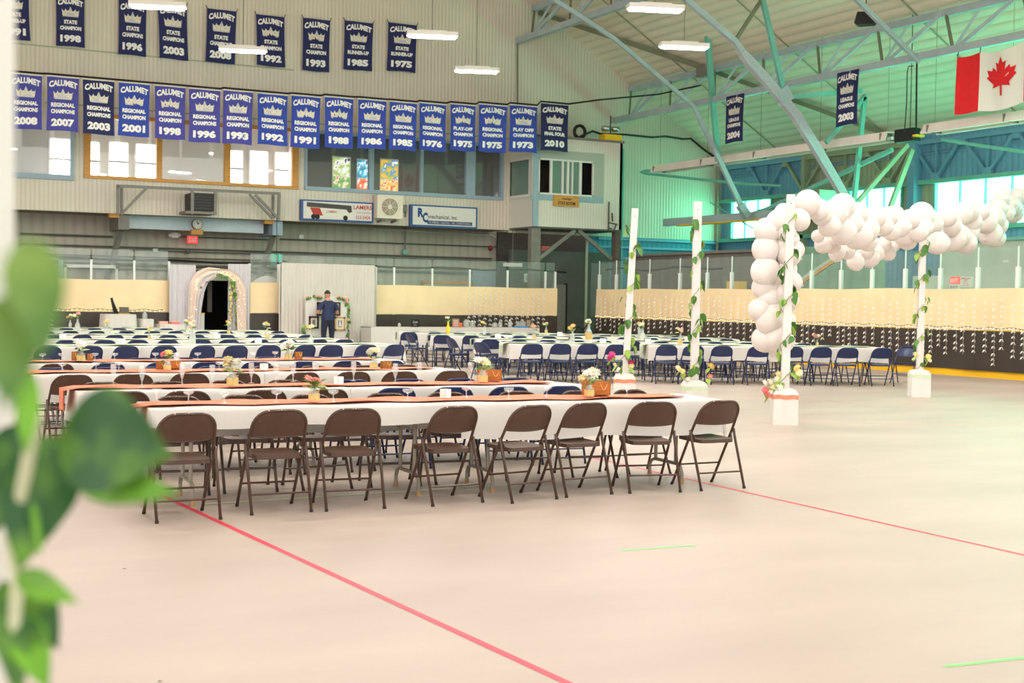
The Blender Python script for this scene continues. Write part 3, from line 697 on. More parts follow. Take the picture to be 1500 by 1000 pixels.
for yr, x0, x1, y0, y1 in (('2004', 1063.5, 1090.5, 139, 208), ('2003', 1226, 1258.5, 104, 183)):
    X = 26.52
    a = onX((x0+x1)/2, y0, X); b = onX((x0+x1)/2, y1, X); w_ = onX(x0, y0, X).y-onX(x1, y0, X).y
    banner(a, w_, a.z-b.z, ['LEAGUE', 'CHAMPIONS'], yr, m_navy, 'dark navy league champions %s banner, %s of two under the roof truss' % (yr, 'left' if yr == '2004' else 'right'), 'league banners on the roof truss', R(-90), 1.0, False, -.3, .6)
# the flag
X = 26.45; p0 = onX(1402, 84, X); fh = p0.z-onX(1403, 168, X).z; fw = 2*fh
t = thing('flag', 'red and white maple leaf flag hanging from the roof truss', 'flag', p0, R(-90))
m_fred = mat('flag_red', (226, 34, 40), .8, var=.05); m_fwhite = mat('flag_white', (236, 238, 226), .8)
def fy(x, z): return .05*math.sin(x*2.6+z)+.02*math.sin(x*7)
def droop(x): return .10*math.sin(math.pi*min(1, max(0, (x-.25*fw)/(.5*fw)))) if x > .25*fw else .03*math.sin(x*4)
for nm, u0, u1, m in (('red_band', 0, .25, m_fred), ('white_field', .25, .75, m_fwhite), ('red_band', .75, 1, m_fred)):
    MB().grid(12, 10, lambda a, b: ((u0+(u1-u0)*a)*fw, fy((u0+(u1-u0)*a)*fw, -b*fh), -b*fh-droop((u0+(u1-u0)*a)*fw)*(1-.2*b)+.09*((u0+(u1-u0)*a)))).build(nm, m, t)
leaf = [(0, 1.0), (.14, .72), (.32, .80), (.24, .42), (.50, .62), (.56, .48), (.84, .54), (.75, .30), (.86, .22), (.48, -.10), (.53, -.26), (.06, -.19), (.06, -.62)]
leaf = leaf + [(-x, y) for x, y in reversed(leaf[1:])]
lm = MB(); c0x, c0z, sc_ = fw*.5, -fh*.52-.03, fh*.40
pts = [(c0x+x*sc_, 0, c0z+y*sc_) for x, y in leaf] + [(c0x, 0, c0z)]
n = len(leaf); lm.add([(p[0], fy(p[0], p[2])-.02, p[2]) for p in pts], [(i, (i+1) % n, n) for i in range(n)])
lm.build('maple_leaf', m_fred, t)
for x in (0, .25*fw, .75*fw): MB().tube([(x, fy(x, 0), 0), (x-.05, .1, .16)], .012, 4).build('tie', m_black, t)

# pipe frame with black speaker on the overhang
FY = 42.1
t = thing('bracket_frame', 'grey steel bracket frame on the overhang above the draped arch', 'frame', onY(290, 290, YW)); o = Vector(t.location)
def fp(px, py, Y): return onY(px, py, Y)-o
P = lambda px, py: fp(px, py, FY)
for nm, a, b in (('top_bar', (171, 272), (410, 283.5)), ('post', (172.5, 272), (172.5, 314)), ('post', (409, 283), (408, 322))):
    MB().bar(P(*a), P(*b), .07, .085).build(nm, m_grey, t)
for a, b in (((178, 271.5), (178, 313)), ((400.5, 282), (400, 320))): MB().bar(fp(*a, YW-.05), fp(*b, YW-.05), .06, .07).build('wall_post', m_grey, t)
for a, b in (((214, 276), (177, 314)), ((365, 284), (399, 319)), ((374, 285), (406, 318))): MB().bar(P(*a), P(*b), .06, .08).build('diagonal', m_grey, t)
t = thing('hanging_speaker', 'black boxed speaker caged in the middle of the bracket frame', 'speaker', onY(295, 309, FY-.1)); o = Vector(t.location)
a = onY(281, 308, FY-.2)-o; b = onY(314, 283.5, FY-.2)-o
MB().box(a.x, b.x, -.1, .75, a.z, b.z).build('cabinet', m_black, t)
for x in (a.x-.04, b.x-.02): MB().box(x, x+.09, -.16, -.1, a.z-.12, b.z+.08).build('strap', m_grey, t)
MB().box(a.x-.2, b.x+.05, -.14, .7, a.z-.1, a.z-.02).build('shelf', m_grey, t)
for k in range(6): MB().box(a.x+.06, b.x-.06, -.115, -.1, a.z+.06+k*.09, a.z+.10+k*.09).build('grille_bar', mat('grille_dark', (48, 46, 44), .5), t)

def front(name, px0, px1, y0, y1, Y, label, cat):
    a = onY(px0, y1, Y); b = onY(px1, y0, Y)
    return thing(name, label, cat, ((a.x+b.x)/2, Y, a.z)), b.x-a.x, b.z-a.z
# clock
t, W, H = front('wall_clock', 281, 297, 320, 336, 43.2, 'round white wall clock in a dark rim above the exit sign', 'clock')
r = W/2
def disc(r, y, n=24): return [(r*math.cos(2*math.pi*k/n), y, r+r*math.sin(2*math.pi*k/n)) for k in range(n)]
MB().prism([(p[0], p[2]) for p in disc(r, 0)], (0, .06, 0), (1, 0, 0), (0, 0, 1), .08).build('rim', m_dkgrey, t)
mb = MB(); mb.add([(p[0]*.9, -.025, r+(p[2]-r)*.9) for p in disc(r, 0)], [tuple(range(24))]); mb.build('dial', m_white, t)
for k in range(12):
    an = k*math.pi/6; MB().bar((r*.66*math.sin(an), -.03, r+r*.66*math.cos(an)), (r*.78*math.sin(an), -.03, r+r*.78*math.cos(an)), .025, .006, (0, 1, 0)).build('hour_mark', m_black, t)
MB().bar((0, -.032, r), (r*.35, -.032, r+r*.2), .03, .006, (0, 1, 0)).build('hand', m_black, t); MB().bar((0, -.034, r), (-r*.1, -.034, r+r*.6), .02, .006, (0, 1, 0)).build('hand', m_black, t)
t, W, H = front('wood_block', 280, 297, 336.5, 343, 43.2, 'small wooden block under the wall clock', 'block'); MB().box(-W/2, W/2, -.04, .1, 0, H).build('block', m_wood, t)
t, W, H = front('exit_sign', 275, 289, 346, 356, 44.0, 'glowing red exit sign under the wall clock', 'sign')
MB().box(-W/2, W/2, -.05, .1, 0, H).build('housing', m_redglow, t); text_mb('EXIT', H*.6, W*.8, .02, 0, -.055, 0, H*.2).build('lettering', m_white, t)
t, W, H = front('emergency_light', 248, 263, 341, 348, 44.0, 'cream twin emergency light left of the exit sign', 'light')
MB().box(-W*.32, W*.32, -.08, .1, 0, H).build('housing', m_white, t)
for s in (-1, 1): MB().ball((s*W*.42, -.05, H*.55), H*.42, 8, 6).build('lamp', m_white, t, True)
t, W, H = front('gong_bell', 272, 278, 364, 372, 44.0, 'small dark alarm bell on the grey wall', 'bell'); MB().ball((0, 0, H/2), H/2, 10, 6, (1, .5, 1)).build('bell', m_dkgrey, t, True)
t, W, H = front('switch_box', 224, 231, 364, 369, 44.0, 'small pale box on the grey wall', 'box'); MB().box(-W/2, W/2, -.04, .1, 0, H).build('box', m_pgreen, t)
t, W, H = front('switch_box', 438, 444, 344, 349, 44.0, 'small white box on the grey wall below the bus advert', 'box'); MB().box(-W/2, W/2, -.04, .1, 0, H).build('box', m_white, t)
t, W, H = front('alarm_bell', 714, 723, 359, 367, 44.0, 'dark red alarm bell on the green lower wall', 'bell'); MB().ball((0, 0, H/2), H/2, 10, 6, (1, .5, 1)).build('bell', mat('dark_red', (120, 30, 30), .4), t, True)
t, W, H = front('exit_sign', 794, 806, 361, 369, 43.9, 'dim red exit sign under the stat room', 'sign')
MB().box(-W/2, W/2, -.05, .1, 0, H).build('housing', mat('exit_pink', (220, 130, 120), .5), t); text_mb('EXIT', H*.6, W*.8, .02, 0, -.055, 0, H*.2).build('lettering', m_red, t)
t, W, H = front('exit_notice', 768, 783, 401, 413, 41.9, 'white exit notice behind the rink glass', 'sign')
MB().box(-W/2, W/2, -.02, .02, 0, H).build('plate', m_white, t); text_mb('EXIT', H*.5, W*.75, .01, 0, -.025, 0, H*.25).build('lettering', m_dkgrey, t)
t, W, H = front('tube_light', 738, 764, 385.5, 390, 41.9, 'white strip light behind the rink glass', 'light'); MB().box(-W/2, W/2, -.06, .06, 0, H).build('housing', m_white, t)
MB().tube([(0, 0, H), (0, 0, 4.1-t.location.z)], .01, 4).build('rod', m_grey, t)
for px in (416, 426):
    pass
t, W, H = front('teal_cloth', 396.5, 414, 371.5, 387, 42.55, 'pair of bright turquoise cloths hanging above the white backdrop', 'cloth')
m_turq = mat('turquoise_cloth', (72, 206, 176), .7)
for s in (-1, 1): MB().grid(4, 6, lambda a, b: (s*W*.27+(a-.5)*W*.4, .02*math.sin(a*8), H*(1-b)*(1) - .02*a)).build('cloth', m_turq, t)
MB().tube([(0, 0, H), (0, .02, 4.2-t.location.z), (0, .25, 4.2-t.location.z)], .01, 4).build('hook', m_black, t)

# bus advert
AY = YW-.12
def sign(px0, px1, y0, y1, label):
    t, W, H = front('advert_sign', px0, px1, y0, y1, AY, label, 'sign')
    MB().box(-W/2, W/2, -.02, .12, 0, H).build('frame', mat('sign_blue', (52, 84, 142), .4), t)
    MB().box(-W/2+.09, W/2-.06, -.03, 0, .07, H-.05).build('face', m_white, t)
    return t, W, H
t, W, H = sign(440, 546.5, 297, 322.5, 'blue framed advert with a motor coach, left of the wall fan unit')
def q(u, v): return ((u-.5)*W, v*H)
def flat(pts, nm, m, y): mb = MB(); mb.add([(q(*p)[0], y, q(*p)[1]) for p in pts], [tuple(range(len(pts)))]); return mb.build(nm, m, t)
m_coach = mat('coach_white', (232, 228, 214), .5); m_cdark = mat('coach_glass', (70, 64, 58), .4); m_cred = mat('coach_red', (190, 60, 50), .5)
flat([(.08, .2), (.70, .14), (.72, .3), (.64, .62), (.08, .66)], 'coach_body', m_coach, -.034)
flat([(.08, .66), (.08, .88), (.69, .80), (.70, .5), (.66, .44), (.62, .6)], 'coach_glass', m_cdark, -.037)
flat([(.12, .64), (.26, .62), (.30, .26), (.17, .28)], 'coach_stripes', m_cred, -.037)
for u in (.17, .225, .61): mb = MB(); mb.add([(q(u, 0)[0]+.085*math.cos(k*.5236), -.04, q(0, .2)[1]+.085*math.sin(k*.5236)) for k in range(12)], [tuple(range(12))]); mb.build('coach_wheel', m_black, t)
text_mb('LAMERS', H*.2, W*.26, .02, 0, -.036, W*.35, H*.64).build('lettering', m_cred, t)
text_mb('LAMERS', H*.1, W*.14, .01, 0, -.04, -W*.08, H*.42).build('lettering', m_cred, t)
text_mb('Call anytime', H*.08, W*.2, .0, 0, -.036, W*.36, H*.44).build('lettering', m_dkgrey, t)
text_mb('523-5424', H*.17, W*.2, .01, 0, -.036, W*.355, H*.17).build('lettering', m_cred, t)
t, W, H = sign(600.5, 699, 304, 331.5, 'blue framed mechanical company advert, right of the wall fan unit')
m_sblue = mat('print_blue', (20, 60, 130), .5)
text_mb('R', H*.42, W*.085, .05, 0, -.036, -W*.35, H*.44).build('logo_lettering', m_sblue, t)
text_mb('C', H*.46, W*.08, .05, 0, -.038, -W*.285, H*.2).build('logo_lettering', m_sblue, t)
text_mb('mechanical, inc.', H*.22, W*.44, .01, 0, -.036, -W*.02, H*.36).build('lettering', m_ink, t)
MB().box(-W*.25, W*.42, -.036, -.03, H*.14, H*.3).build('band', mat('print_navy', (36, 44, 110), .5), t)
text_mb('PLUMBING \u2022 HEATING \u2022 AIR CONDITIONING', H*.1, W*.63, .0, 0, -.04, W*.085, H*.17).build('lettering', m_white, t)
# fan unit
t, W, H = front('heat_pump', 552.5, 590.5, 286.5, 323.5, YW-.45, 'cream outdoor fan unit bracketed to the overhang between two adverts', 'heat pump')
m_acc = mat('unit_cream', (232, 224, 204), .5)
MB().box(-W/2, W/2, 0, .38, .1, H).build('case', m_acc, t)
cx, cz, rr = -W*.02, H*.55, H*.33
mb = MB(); mb.add([(cx+rr*math.cos(k*math.pi/12), -.01, cz+rr*math.sin(k*math.pi/12)) for k in range(24)], [tuple(range(24))]); mb.build('fan_opening', mat('fan_brown', (150, 132, 104), .6), t)
for k in range(5): MB().tube([(cx+rr*(.3+.17*k)*math.cos(j*math.pi/8), -.025, cz+rr*(.3+.17*k)*math.sin(j*math.pi/8)) for j in range(16)], .009, 4, True).build('guard_ring', m_acc, t)
for k in range(8): MB().bar((cx, -.025, cz), (cx+rr*math.cos(k*math.pi/4), -.025, cz+rr*math.sin(k*math.pi/4)), .016, .016).build('guard_spoke', m_acc, t)
mb = MB(); mb.add([(cx+rr*.26*math.cos(k*math.pi/8), -.035, cz+rr*.26*math.sin(k*math.pi/8)) for k in range(16)], [tuple(range(16))]); mb.build('fan_hub', m_white, t)
for s in (-.3, .25): MB().bar((s*W, -.02, .06), (s*W, .44, .0), .06, .07).build('bracket', m_grey, t)
MB().tube([(-W*.44, .40, H*1.0), (-W*.47, .40, H*.6), (-W*.47, .40, H*.2)], .03).build('hose', m_black, t)
t, W, H = front('meter_box', 590.5, 596.5, 300, 310, YW-.15, 'small grey meter box beside the fan unit', 'box'); MB().box(-W/2, W/2, 0, .15, 0, H).build('box', m_grey, t)
# loose sticks leaning on the stat room front
t, W, H = front('stick_rack', 888, 905, 296, 336, SY-.06, 'thin dark stick bracket on the cream stat room front', 'bracket')
for a, b in (((-.3*W, H), (-.3*W, 0)), ((0, .6*H), (.05*W, .3*H)), ((-.3*W, .25*H), (.5*W, .2*H)), ((.4*W, .2*H), (.2*W, 0)), ((-.3*W, .05*H), (0, .04*H))):
    MB().bar((a[0], 0, a[1]), (b[0], 0, b[1]), .04, .04).build('rod', m_dkgrey, t)
# ================================================================== rink boards, glass, paper and garlands
m_plastic = mat('black_plastic_sheet', (62, 54, 48), .35, var=.15, vscale=1.2, bump=.5, bscale=3, spec=.5)
m_kraft = mat('kraft_paper', (246, 222, 176), .7, var=.05, vscale=1.5, bump=.7, bscale=2.2)
m_post = mat('glass_post', (232, 238, 232), .4); m_kick = mat('yellow_kick', (250, 196, 30), .5)
BZ, PZ0, PZ1, GZ = 1.09, 1.105, 2.03, 2.60
bb = struct('wall_rink_back', label='rink boards along the back wall')
rb = struct('wall_rink_right', label='rink boards along the right side')
m_bd = mat('board_white', (214, 212, 204), .4)
def back_board(x0, x1):
    n = max(1, round((x1-x0)/2.4))
    for i in range(n): slab('board_panel', x0+(x1-x0)*i/n+.01, x0+(x1-x0)*(i+1)/n-.01, YB, YB+.12, 0, BZ-.04, m_bd, bb)
    slab('cap_rail', x0, x1, YB-.01, YB+.16, BZ-.04, BZ, m_yellow, bb); slab('kick_strip', x0, x1, YB-.015, YB, 0, .2, m_kick, bb)
DX0, DX1 = onY(300, 450, YB).x, onY(346, 450, YB).x
back_board(-8, DX0); back_board(DX1, onY(815.5, 440, YB).x)
xp = [5.0, 6.1]+[onY(px, 395, YB).x for px in (70.5, 134, 197, 248)]+[onY(px, 395, YB).x for px in (366, 408, 551.5, 578, 634, 689, 744.5, 800, 814.5)]
for i, x in enumerate(xp):
    slab('glass_post', x-.03, x+.03, YB+.02, YB+.08, BZ, GZ, m_post, bb)
    if i+1 < len(xp) and not (DX0-1.4 < x < DX1): slab('glass_pane', x+.03, xp[i+1]-.03, YB+.04, YB+.055, BZ, GZ+.3, m_rink, bb)
YE = 39.3
n = 16
for i in range(n): slab('board_panel', XB, XB+.12, YE-2.4*(i+1)+.01, YE-2.4*i-.01, 0, BZ-.04, m_bd, rb)
slab('cap_rail', XB-.01, XB+.16, YE-38.4, YE, BZ-.04, BZ, m_yellow, rb); slab('kick_strip', XB-.015, XB, YE-38.4, YE, 0, .2, m_kick, rb)
yp = [39.25, 38.17, 36.18, 34.5, 33.08, 31.88, 30.7, 29.5]+[28.37-1.157*k for k in range(14)]
for i, y in enumerate(yp):
    slab('glass_post', XB+.02, XB+.1, y-.045, y+.045, BZ-.04, 2.52, m_post, rb)
    if i+1 < len(yp): slab('glass_pane', XB+.05, XB+.065, yp[i+1]+.045, y-.045, BZ-.04, 2.95, m_rink, rb)
    slab('upper_channel', XB+.045, XB+.07, y-.012, y+.012, 2.52, 2.98, m_post, rb)
# return pane across the corner opening
t = struct('wall_rink_corner'); slab('glass_pane', onY(866, 400, 40.6).x, onY(905, 400, 40.6).x, 40.6, 40.615, BZ, 2.95, m_rink, t)
# dark rail of cable above the glass
MB().tube([Vector((x, YB+.2, GZ+.02+.03*math.sin(x*2.1))) for x in [4+.8*k for k in range(25)]], .03, 5).build('top_cable', m_black, bb)
MB().tube([Vector((XB+.3, 39.2-.5*k, 2.68+.05*math.sin(k*.9))) for k in range(14)], .03, 5).build('top_cable', m_black, rb)

def wavy_back(x0, x1, z0, z1, y, amp, nx, nz, sag=0.0):
    rnd = [random.uniform(0, 6) for _ in range(4)]
    def f(a, b):
        x = x0+(x1-x0)*a; z = z0+(z1-z0)*b
        return (x, y-.012-amp*(.5+.5*math.sin(x*3.1+rnd[0]+b*2)*math.sin(x*1.3+rnd[1])) , z+sag*math.sin(x*2.2+rnd[2])*(1 if b > .9 or b < .1 else 0))
    return MB().grid(nx, nz, f)
def wavy_right(y0, y1, z0, z1, x, amp, nx, nz, sag=0.0):
    rnd = [random.uniform(0, 6) for _ in range(4)]
    def f(a, b):
        yy = y0+(y1-y0)*a; z = z0+(z1-z0)*b
        return (x-.012-amp*(.5+.5*math.sin(yy*3.1+rnd[0]+b*2)*math.sin(yy*1.3+rnd[1])), yy, z+sag*math.sin(yy*1.7+rnd[2])*(1 if b > .9 or b < .1 else 0))
    return MB().grid(nx, nz, f)
def bx(px): return onY(px, 440, YB).x
for x0, x1, lp in ((4.0, bx(248), 'behind the cake table'), (bx(366), bx(409), 'between the arch and the white backdrop'), (bx(551), bx(815.5), 'behind the drinks table')):
    solo('kraft_paper', wavy_back(x0, x1, PZ0, PZ1, YB, .03, 60, 6, .01), m_kraft, 'tan kraft paper strip over the rink glass ' + lp, 'paper', 'kraft paper strips', True)
    solo('plastic_sheet', wavy_back(x0, x1, .02, PZ0-.01, YB-.02, .05, 60, 5), m_plastic, 'dark plastic sheet over the boards ' + lp, 'sheet', 'dark plastic sheets', True)
solo('kraft_paper', wavy_right(YE, 8, PZ0-.03, PZ1, XB, .03, 120, 6, .012), m_kraft, 'long tan kraft paper strip over the right rink glass', 'paper', 'kraft paper strips', True)
solo('plastic_sheet', wavy_right(YE, 8, .16, PZ0-.04, XB-.02, .06, 160, 5), m_plastic, 'long dark plastic sheet over the right boards', 'sheet', 'dark plastic sheets', True)
# string lights along the foot of the paper
m_bulb = mat('warm_bulb', (255, 236, 190), .4, emit=(1, .78, .42), estr=1.6)
def lights(pts, label):
    o = Vector(pts[0]); t = thing('string_lights', label, 'string lights', o)
    MB().tube([Vector(p)-o for p in pts], .008, 4).build('wire', m_black, t)
    mb = MB()
    for p in pts: p = Vector(p)-o; mb.ball((p.x, p.y, p.z-.02), .016, 6, 4)
    b = mb.build('bulbs', m_bulb, t); b['kind'] = 'stuff'
lights([(bx(70)+.13*k, YB-.09, PZ0+.06+.02*math.sin(k*1.3)) for k in range(int((bx(247)-bx(70))/.13))], 'warm string lights along the paper behind the cake table')
lights([(XB-.1, 39.2-.11*k, PZ0+.03+.02*math.sin(k*1.1)) for k in range(175)], 'warm string lights along the right kraft paper edge')
# leaf garlands: strands of folded white paper leaves on thread
m_pleaf = mat('white_paper_leaf', (244, 238, 228), .7); m_thread = mat('thread', (220, 214, 204), .8)
def strand_mesh(L, seed):
    rnd = random.Random(seed); mb = MB(); z = 0.0
    mb.tube([(0, .075, .01), (0, 0, 0), (0, 0, -L)], .003, 3)
    z = -rnd.uniform(.05, .2)
    while z > -L:
        s = rnd.uniform(.062, .078); a = rnd.uniform(-.5, .5)
        for sg in (-1, 1):
            c, sn = math.cos(a), math.sin(a)*.6
            pts = [(0, z), (sg*s*.55, z-s*.12), (sg*s*1.0, z-s*1.0), (sg*s*.36, z-s*.72)]
            mb.add([(p[0]*c, -.01-abs(p[0]*sn)*.6-(.012 if i in (1, 2) else 0), p[1]) for i, p in enumerate(pts)], [(0, 1, 2, 3)])
        z -= s*rnd.uniform(1.5, 2.4)
    return mb
MESH = [[strand_mesh(L, k*10+j).mesh('leaf_garland', m_pleaf) for j in range(4)] for k, L in enumerate((1.08, 1.2, 1.35, 1.5))]
def strand(loc, rz, L, label, group):
    o = bpy.data.objects.new('leaf_garland', random.choice(MESH[L])); COL.objects.link(o); o.location = loc; o.rotation_euler = (0, 0, rz)
    return tag(o, label, 'garland', group)
rr = random.Random(3); y = 39.0
lens = [0, 0, 1, 2, 1, 3, 1, 0, 2, 3, 2, 1]
k = 0
while y > 20.4:
    base = 0 if y > 33 else (1 if y > 27 else 2)
    strand((XB-.13, y, PZ1-.1-rr.uniform(0, .1)), R(-90), min(3, max(0, base+rr.choice((-1, 0, 0, 1, 1)))), 'strand of white paper leaves hanging over the right kraft paper', 'leaf strands on the right boards')
    y -= rr.uniform(.2, .36)
for i in range(15):
    px = 684+i*7.8
    strand((bx(px), YB-.13, PZ1-.05-rr.uniform(0, .1)), 0, rr.choice((1, 1, 2, 2)), 'strand of white paper leaves hanging behind the drinks table', 'leaf strands on the back boards')
for i in range(3): strand((bx(55+i*9), YB-.13, 1.35), 0, 0, 'strand of white paper leaves beside the leafy post', 'leaf strands by the leafy post')
# ================================================================== chairs and tables
m_brownp = mat('brown_chair_paint', (78, 55, 43), .32, var=.10, vscale=14, spec=.5)
m_bluep = mat('blue_chair_paint', (31, 46, 88), .32, var=.08, vscale=14, spec=.5)
m_rub = mat('chair_foot', (44, 38, 34), .6)
def worn(m, chip):
    """paint chips on the highest edge of a chair back"""
    nt = m.node_tree; b = nt.nodes['Principled BSDF']; s = b.inputs['Base Color'].links[0].from_socket
    tc = nt.nodes.new('ShaderNodeTexCoord'); n = nt.nodes.new('ShaderNodeTexNoise'); n.inputs['Scale'].default_value = 55; n.inputs['Detail'].default_value = 4
    nt.links.new(tc.outputs['Object'], n.inputs['Vector'])
    sx = nt.nodes.new('ShaderNodeSeparateXYZ'); nt.links.new(tc.outputs['Object'], sx.inputs[0])
    mr = nt.nodes.new('ShaderNodeMapRange'); mr.inputs['From Min'].default_value = .742; mr.inputs['From Max'].default_value = .765
    mr.inputs['To Min'].default_value = 0; mr.inputs['To Max'].default_value = .16; nt.links.new(sx.outputs['Z'], mr.inputs['Value'])
    ad = nt.nodes.new('ShaderNodeMath'); ad.operation = 'ADD'; nt.links.new(n.outputs['Fac'], ad.inputs[0]); nt.links.new(mr.outputs[0], ad.inputs[1])
    gt = nt.nodes.new('ShaderNodeMath'); gt.operation = 'GREATER_THAN'; gt.inputs[1].default_value = .755; nt.links.new(ad.outputs[0], gt.inputs[0])
    mx = nt.nodes.new('ShaderNodeMix'); mx.data_type = 'RGBA'; nt.links.new(gt.outputs[0], mx.inputs[0]); nt.links.new(s, mx.inputs[6]); mx.inputs[7].default_value = (*lin(chip), 1)
    nt.links.new(mx.outputs[2], b.inputs['Base Color'])
worn(m_brownp, (214, 190, 168))
FT, TP = Vector((0, .21, 0)), Vector((0, -.225, .755))            # frame line from front foot to the top of the back
def fr(z): return FT.lerp(TP, z/.755)
def build_chair(m):
    t = thing('folding_chair', 'metal folding chair', 'chair')
    hw = .205; path = []
    for z in (0, .25, .5): path.append((-hw-.008+.0*z, fr(z).y, z))
    rc = .12
    for k in range(7):
        a = math.pi - k*math.pi/2/6; z = .755-rc+rc*math.sin(a); path.append((-hw+rc+rc*math.cos(a), fr(z).y, z))
    path += [(-x, y, z) for x, y, z in reversed(path)]
    frm = MB().tube(path, .0125, 6).build('frame', m, t, True)
    zb0, zb1 = .565, .748
    def back(a, b):
        z = zb0+(zb1-zb0)*b; lim = hw-.006
        dz = z-(.755-rc)
        if dz > 0: lim = hw-rc+math.sqrt(max(0, rc*rc-dz*dz))-.006
        x = (a*2-1)*lim; c = 1-(a*2-1)**2
        return (x, fr(z).y-.028*c-.004, z-(.012*c if b < .05 else 0))
    brest = MB().grid(10, 6, back).build('backrest', m, t, True)
    lip = [back(k/10, 0) for k in range(11)]; MB().tube([(x, y+.004, z) for x, y, z in lip], .007, 5).build('backrest_rim', m, brest, True)
    for s in (-1, 1):
        h = fr(.50)
        leg_ = MB().tube([(s*(hw+.026), h.y, .505), (s*(hw+.024), -.09, .45), (s*(hw+.02), -.245, .015)], .0115, 6).build('leg', m, t, True)
        MB().tube([(s*(hw+.02), -.2435, .02), (s*(hw+.02), -.249, 0)], .014, 6).build('foot_cap', m_rub, leg_)
        MB().tube([(s*(hw+.008), fr(.02).y, .022), (s*(hw+.008), FT.y+.003, 0)], .014, 6).build('foot_cap', m_rub, frm)
    # seat pan with rolled edge
    sw, sy0, sy1, sz = .185, -.17, .205, .425
    mb = MB()
    def pan(a, b):
        x = (a*2-1); y = (b*2-1); r_ = (abs(x)**6+abs(y)**6)**(1/6) or 1; k = max(abs(x), abs(y))/r_ if r_ else 1
        X = x*sw*(k if k else 1); Y = (sy0+sy1)/2+y*(sy1-sy0)/2*(k if k else 1)
        return (X, Y, sz+.012*b-.008*(1-x*x)*(1-y*y))
    mb.grid(8, 8, pan)
    ring = [pan(i/8, 0) for i in range(8)]+[pan(1, i/8) for i in range(8)]+[pan(1-i/8, 1) for i in range(8)]+[pan(0, 1-i/8) for i in range(8)]
    n = len(ring); o = len(mb.v); mb.v += ring+[(x, y, z-.03) for x, y, z in ring]
    mb.f += [(o+i, o+(i+1) % n, o+n+(i+1) % n, o+n+i) for i in range(n)]
    o2 = o+n; mb.f.append(tuple(o2+i for i in range(n)))
    mb.build('seat', m, t)
    for s in (-1, 1): MB().bar((s*(sw+.01), -.10, .41), (s*(hw), fr(.5).y+.01, .47), .006, .02).build('hinge', m, t)
    MB().tube([(-hw-.02, -.195, .145), (hw+.02, -.195, .145)], .008, 5).build('stretcher', m, t)
    MB().tube([(-hw, fr(.19).y, .19), (hw, fr(.19).y, .19)], .008, 5).build('stretcher', m, t)
    return t
PROTO = {'brown': build_chair(m_brownp), 'blue': build_chair(m_bluep)}
USED = {'brown': False, 'blue': False}
ORD = ['first', 'second', 'third', 'fourth', 'fifth', 'sixth', 'seventh', 'eighth', 'ninth', 'tenth', 'eleventh', 'twelfth', 'thirteenth', 'fourteenth', 'fifteenth', 'sixteenth', 'seventeenth', 'eighteenth', 'nineteenth', 'twentieth']
def chair(x, y, rz, colour, label, group):
    if not USED[colour]: o = PROTO[colour]; USED[colour] = True
    else: o = copytree(PROTO[colour])
    o.location = (x, y, 0); o.rotation_euler = (0, 0, rz); o['label'] = label; o['group'] = group
    return o

m_cloth = mat('white_tablecloth', (214, 210, 203), .7, var=.02, vscale=4, bump=.12, bscale=5)
m_coral = mat('coral_runner', (238, 140, 110), .85, var=.16, vscale=9, bump=.6, bscale=22, stretch=(1, 5, 1))
m_sage = mat('sage_runner', (206, 222, 186), .85, var=.10, vscale=9, bump=.5, bscale=22, stretch=(1, 5, 1))
m_tleg = mat('table_leg_grey', (150, 142, 128), .4, .3); m_ttop = mat('table_top_grey', (196, 190, 178), .6)
m_ferr = mat('table_foot', (176, 140, 96), .6)
TL, TD, TZ = 2.44, .76, .74
def build_table():
    t = thing('folding_table', 'folding table', 'table')
    MB().box(0, TL, 0, TD, TZ-.045, TZ).build('tabletop', m_ttop, t)
    for x in (.32, TL-.32):
        for y in (.2, TD-.2): MB().tube([(x, y, TZ-.04), (x, y, .17)], .016, 6).build('leg', m_tleg, t)
        fb_ = MB().tube([(x, .09, .03), (x, .09, .10), (x, .12, .15), (x, .18, .17), (x, TD-.18, .17), (x, TD-.12, .15), (x, TD-.09, .10), (x, TD-.09, .03)], .016, 6).build('foot_bar', m_tleg, t)
        for y in (.09, TD-.09): MB().tube([(x, y, 0), (x, y, .04)], .02, 6).build('foot_cap', m_ferr, fb_)
        s = 1 if x < 1 else -1
        for y in (.2, TD-.2): MB().tube([(x, y, .5), (x+s*.25, TD/2, TZ-.05)], .008, 5).build('brace', m_tleg, t)
    return t
TPROTO = build_table(); TFIRST = [True]
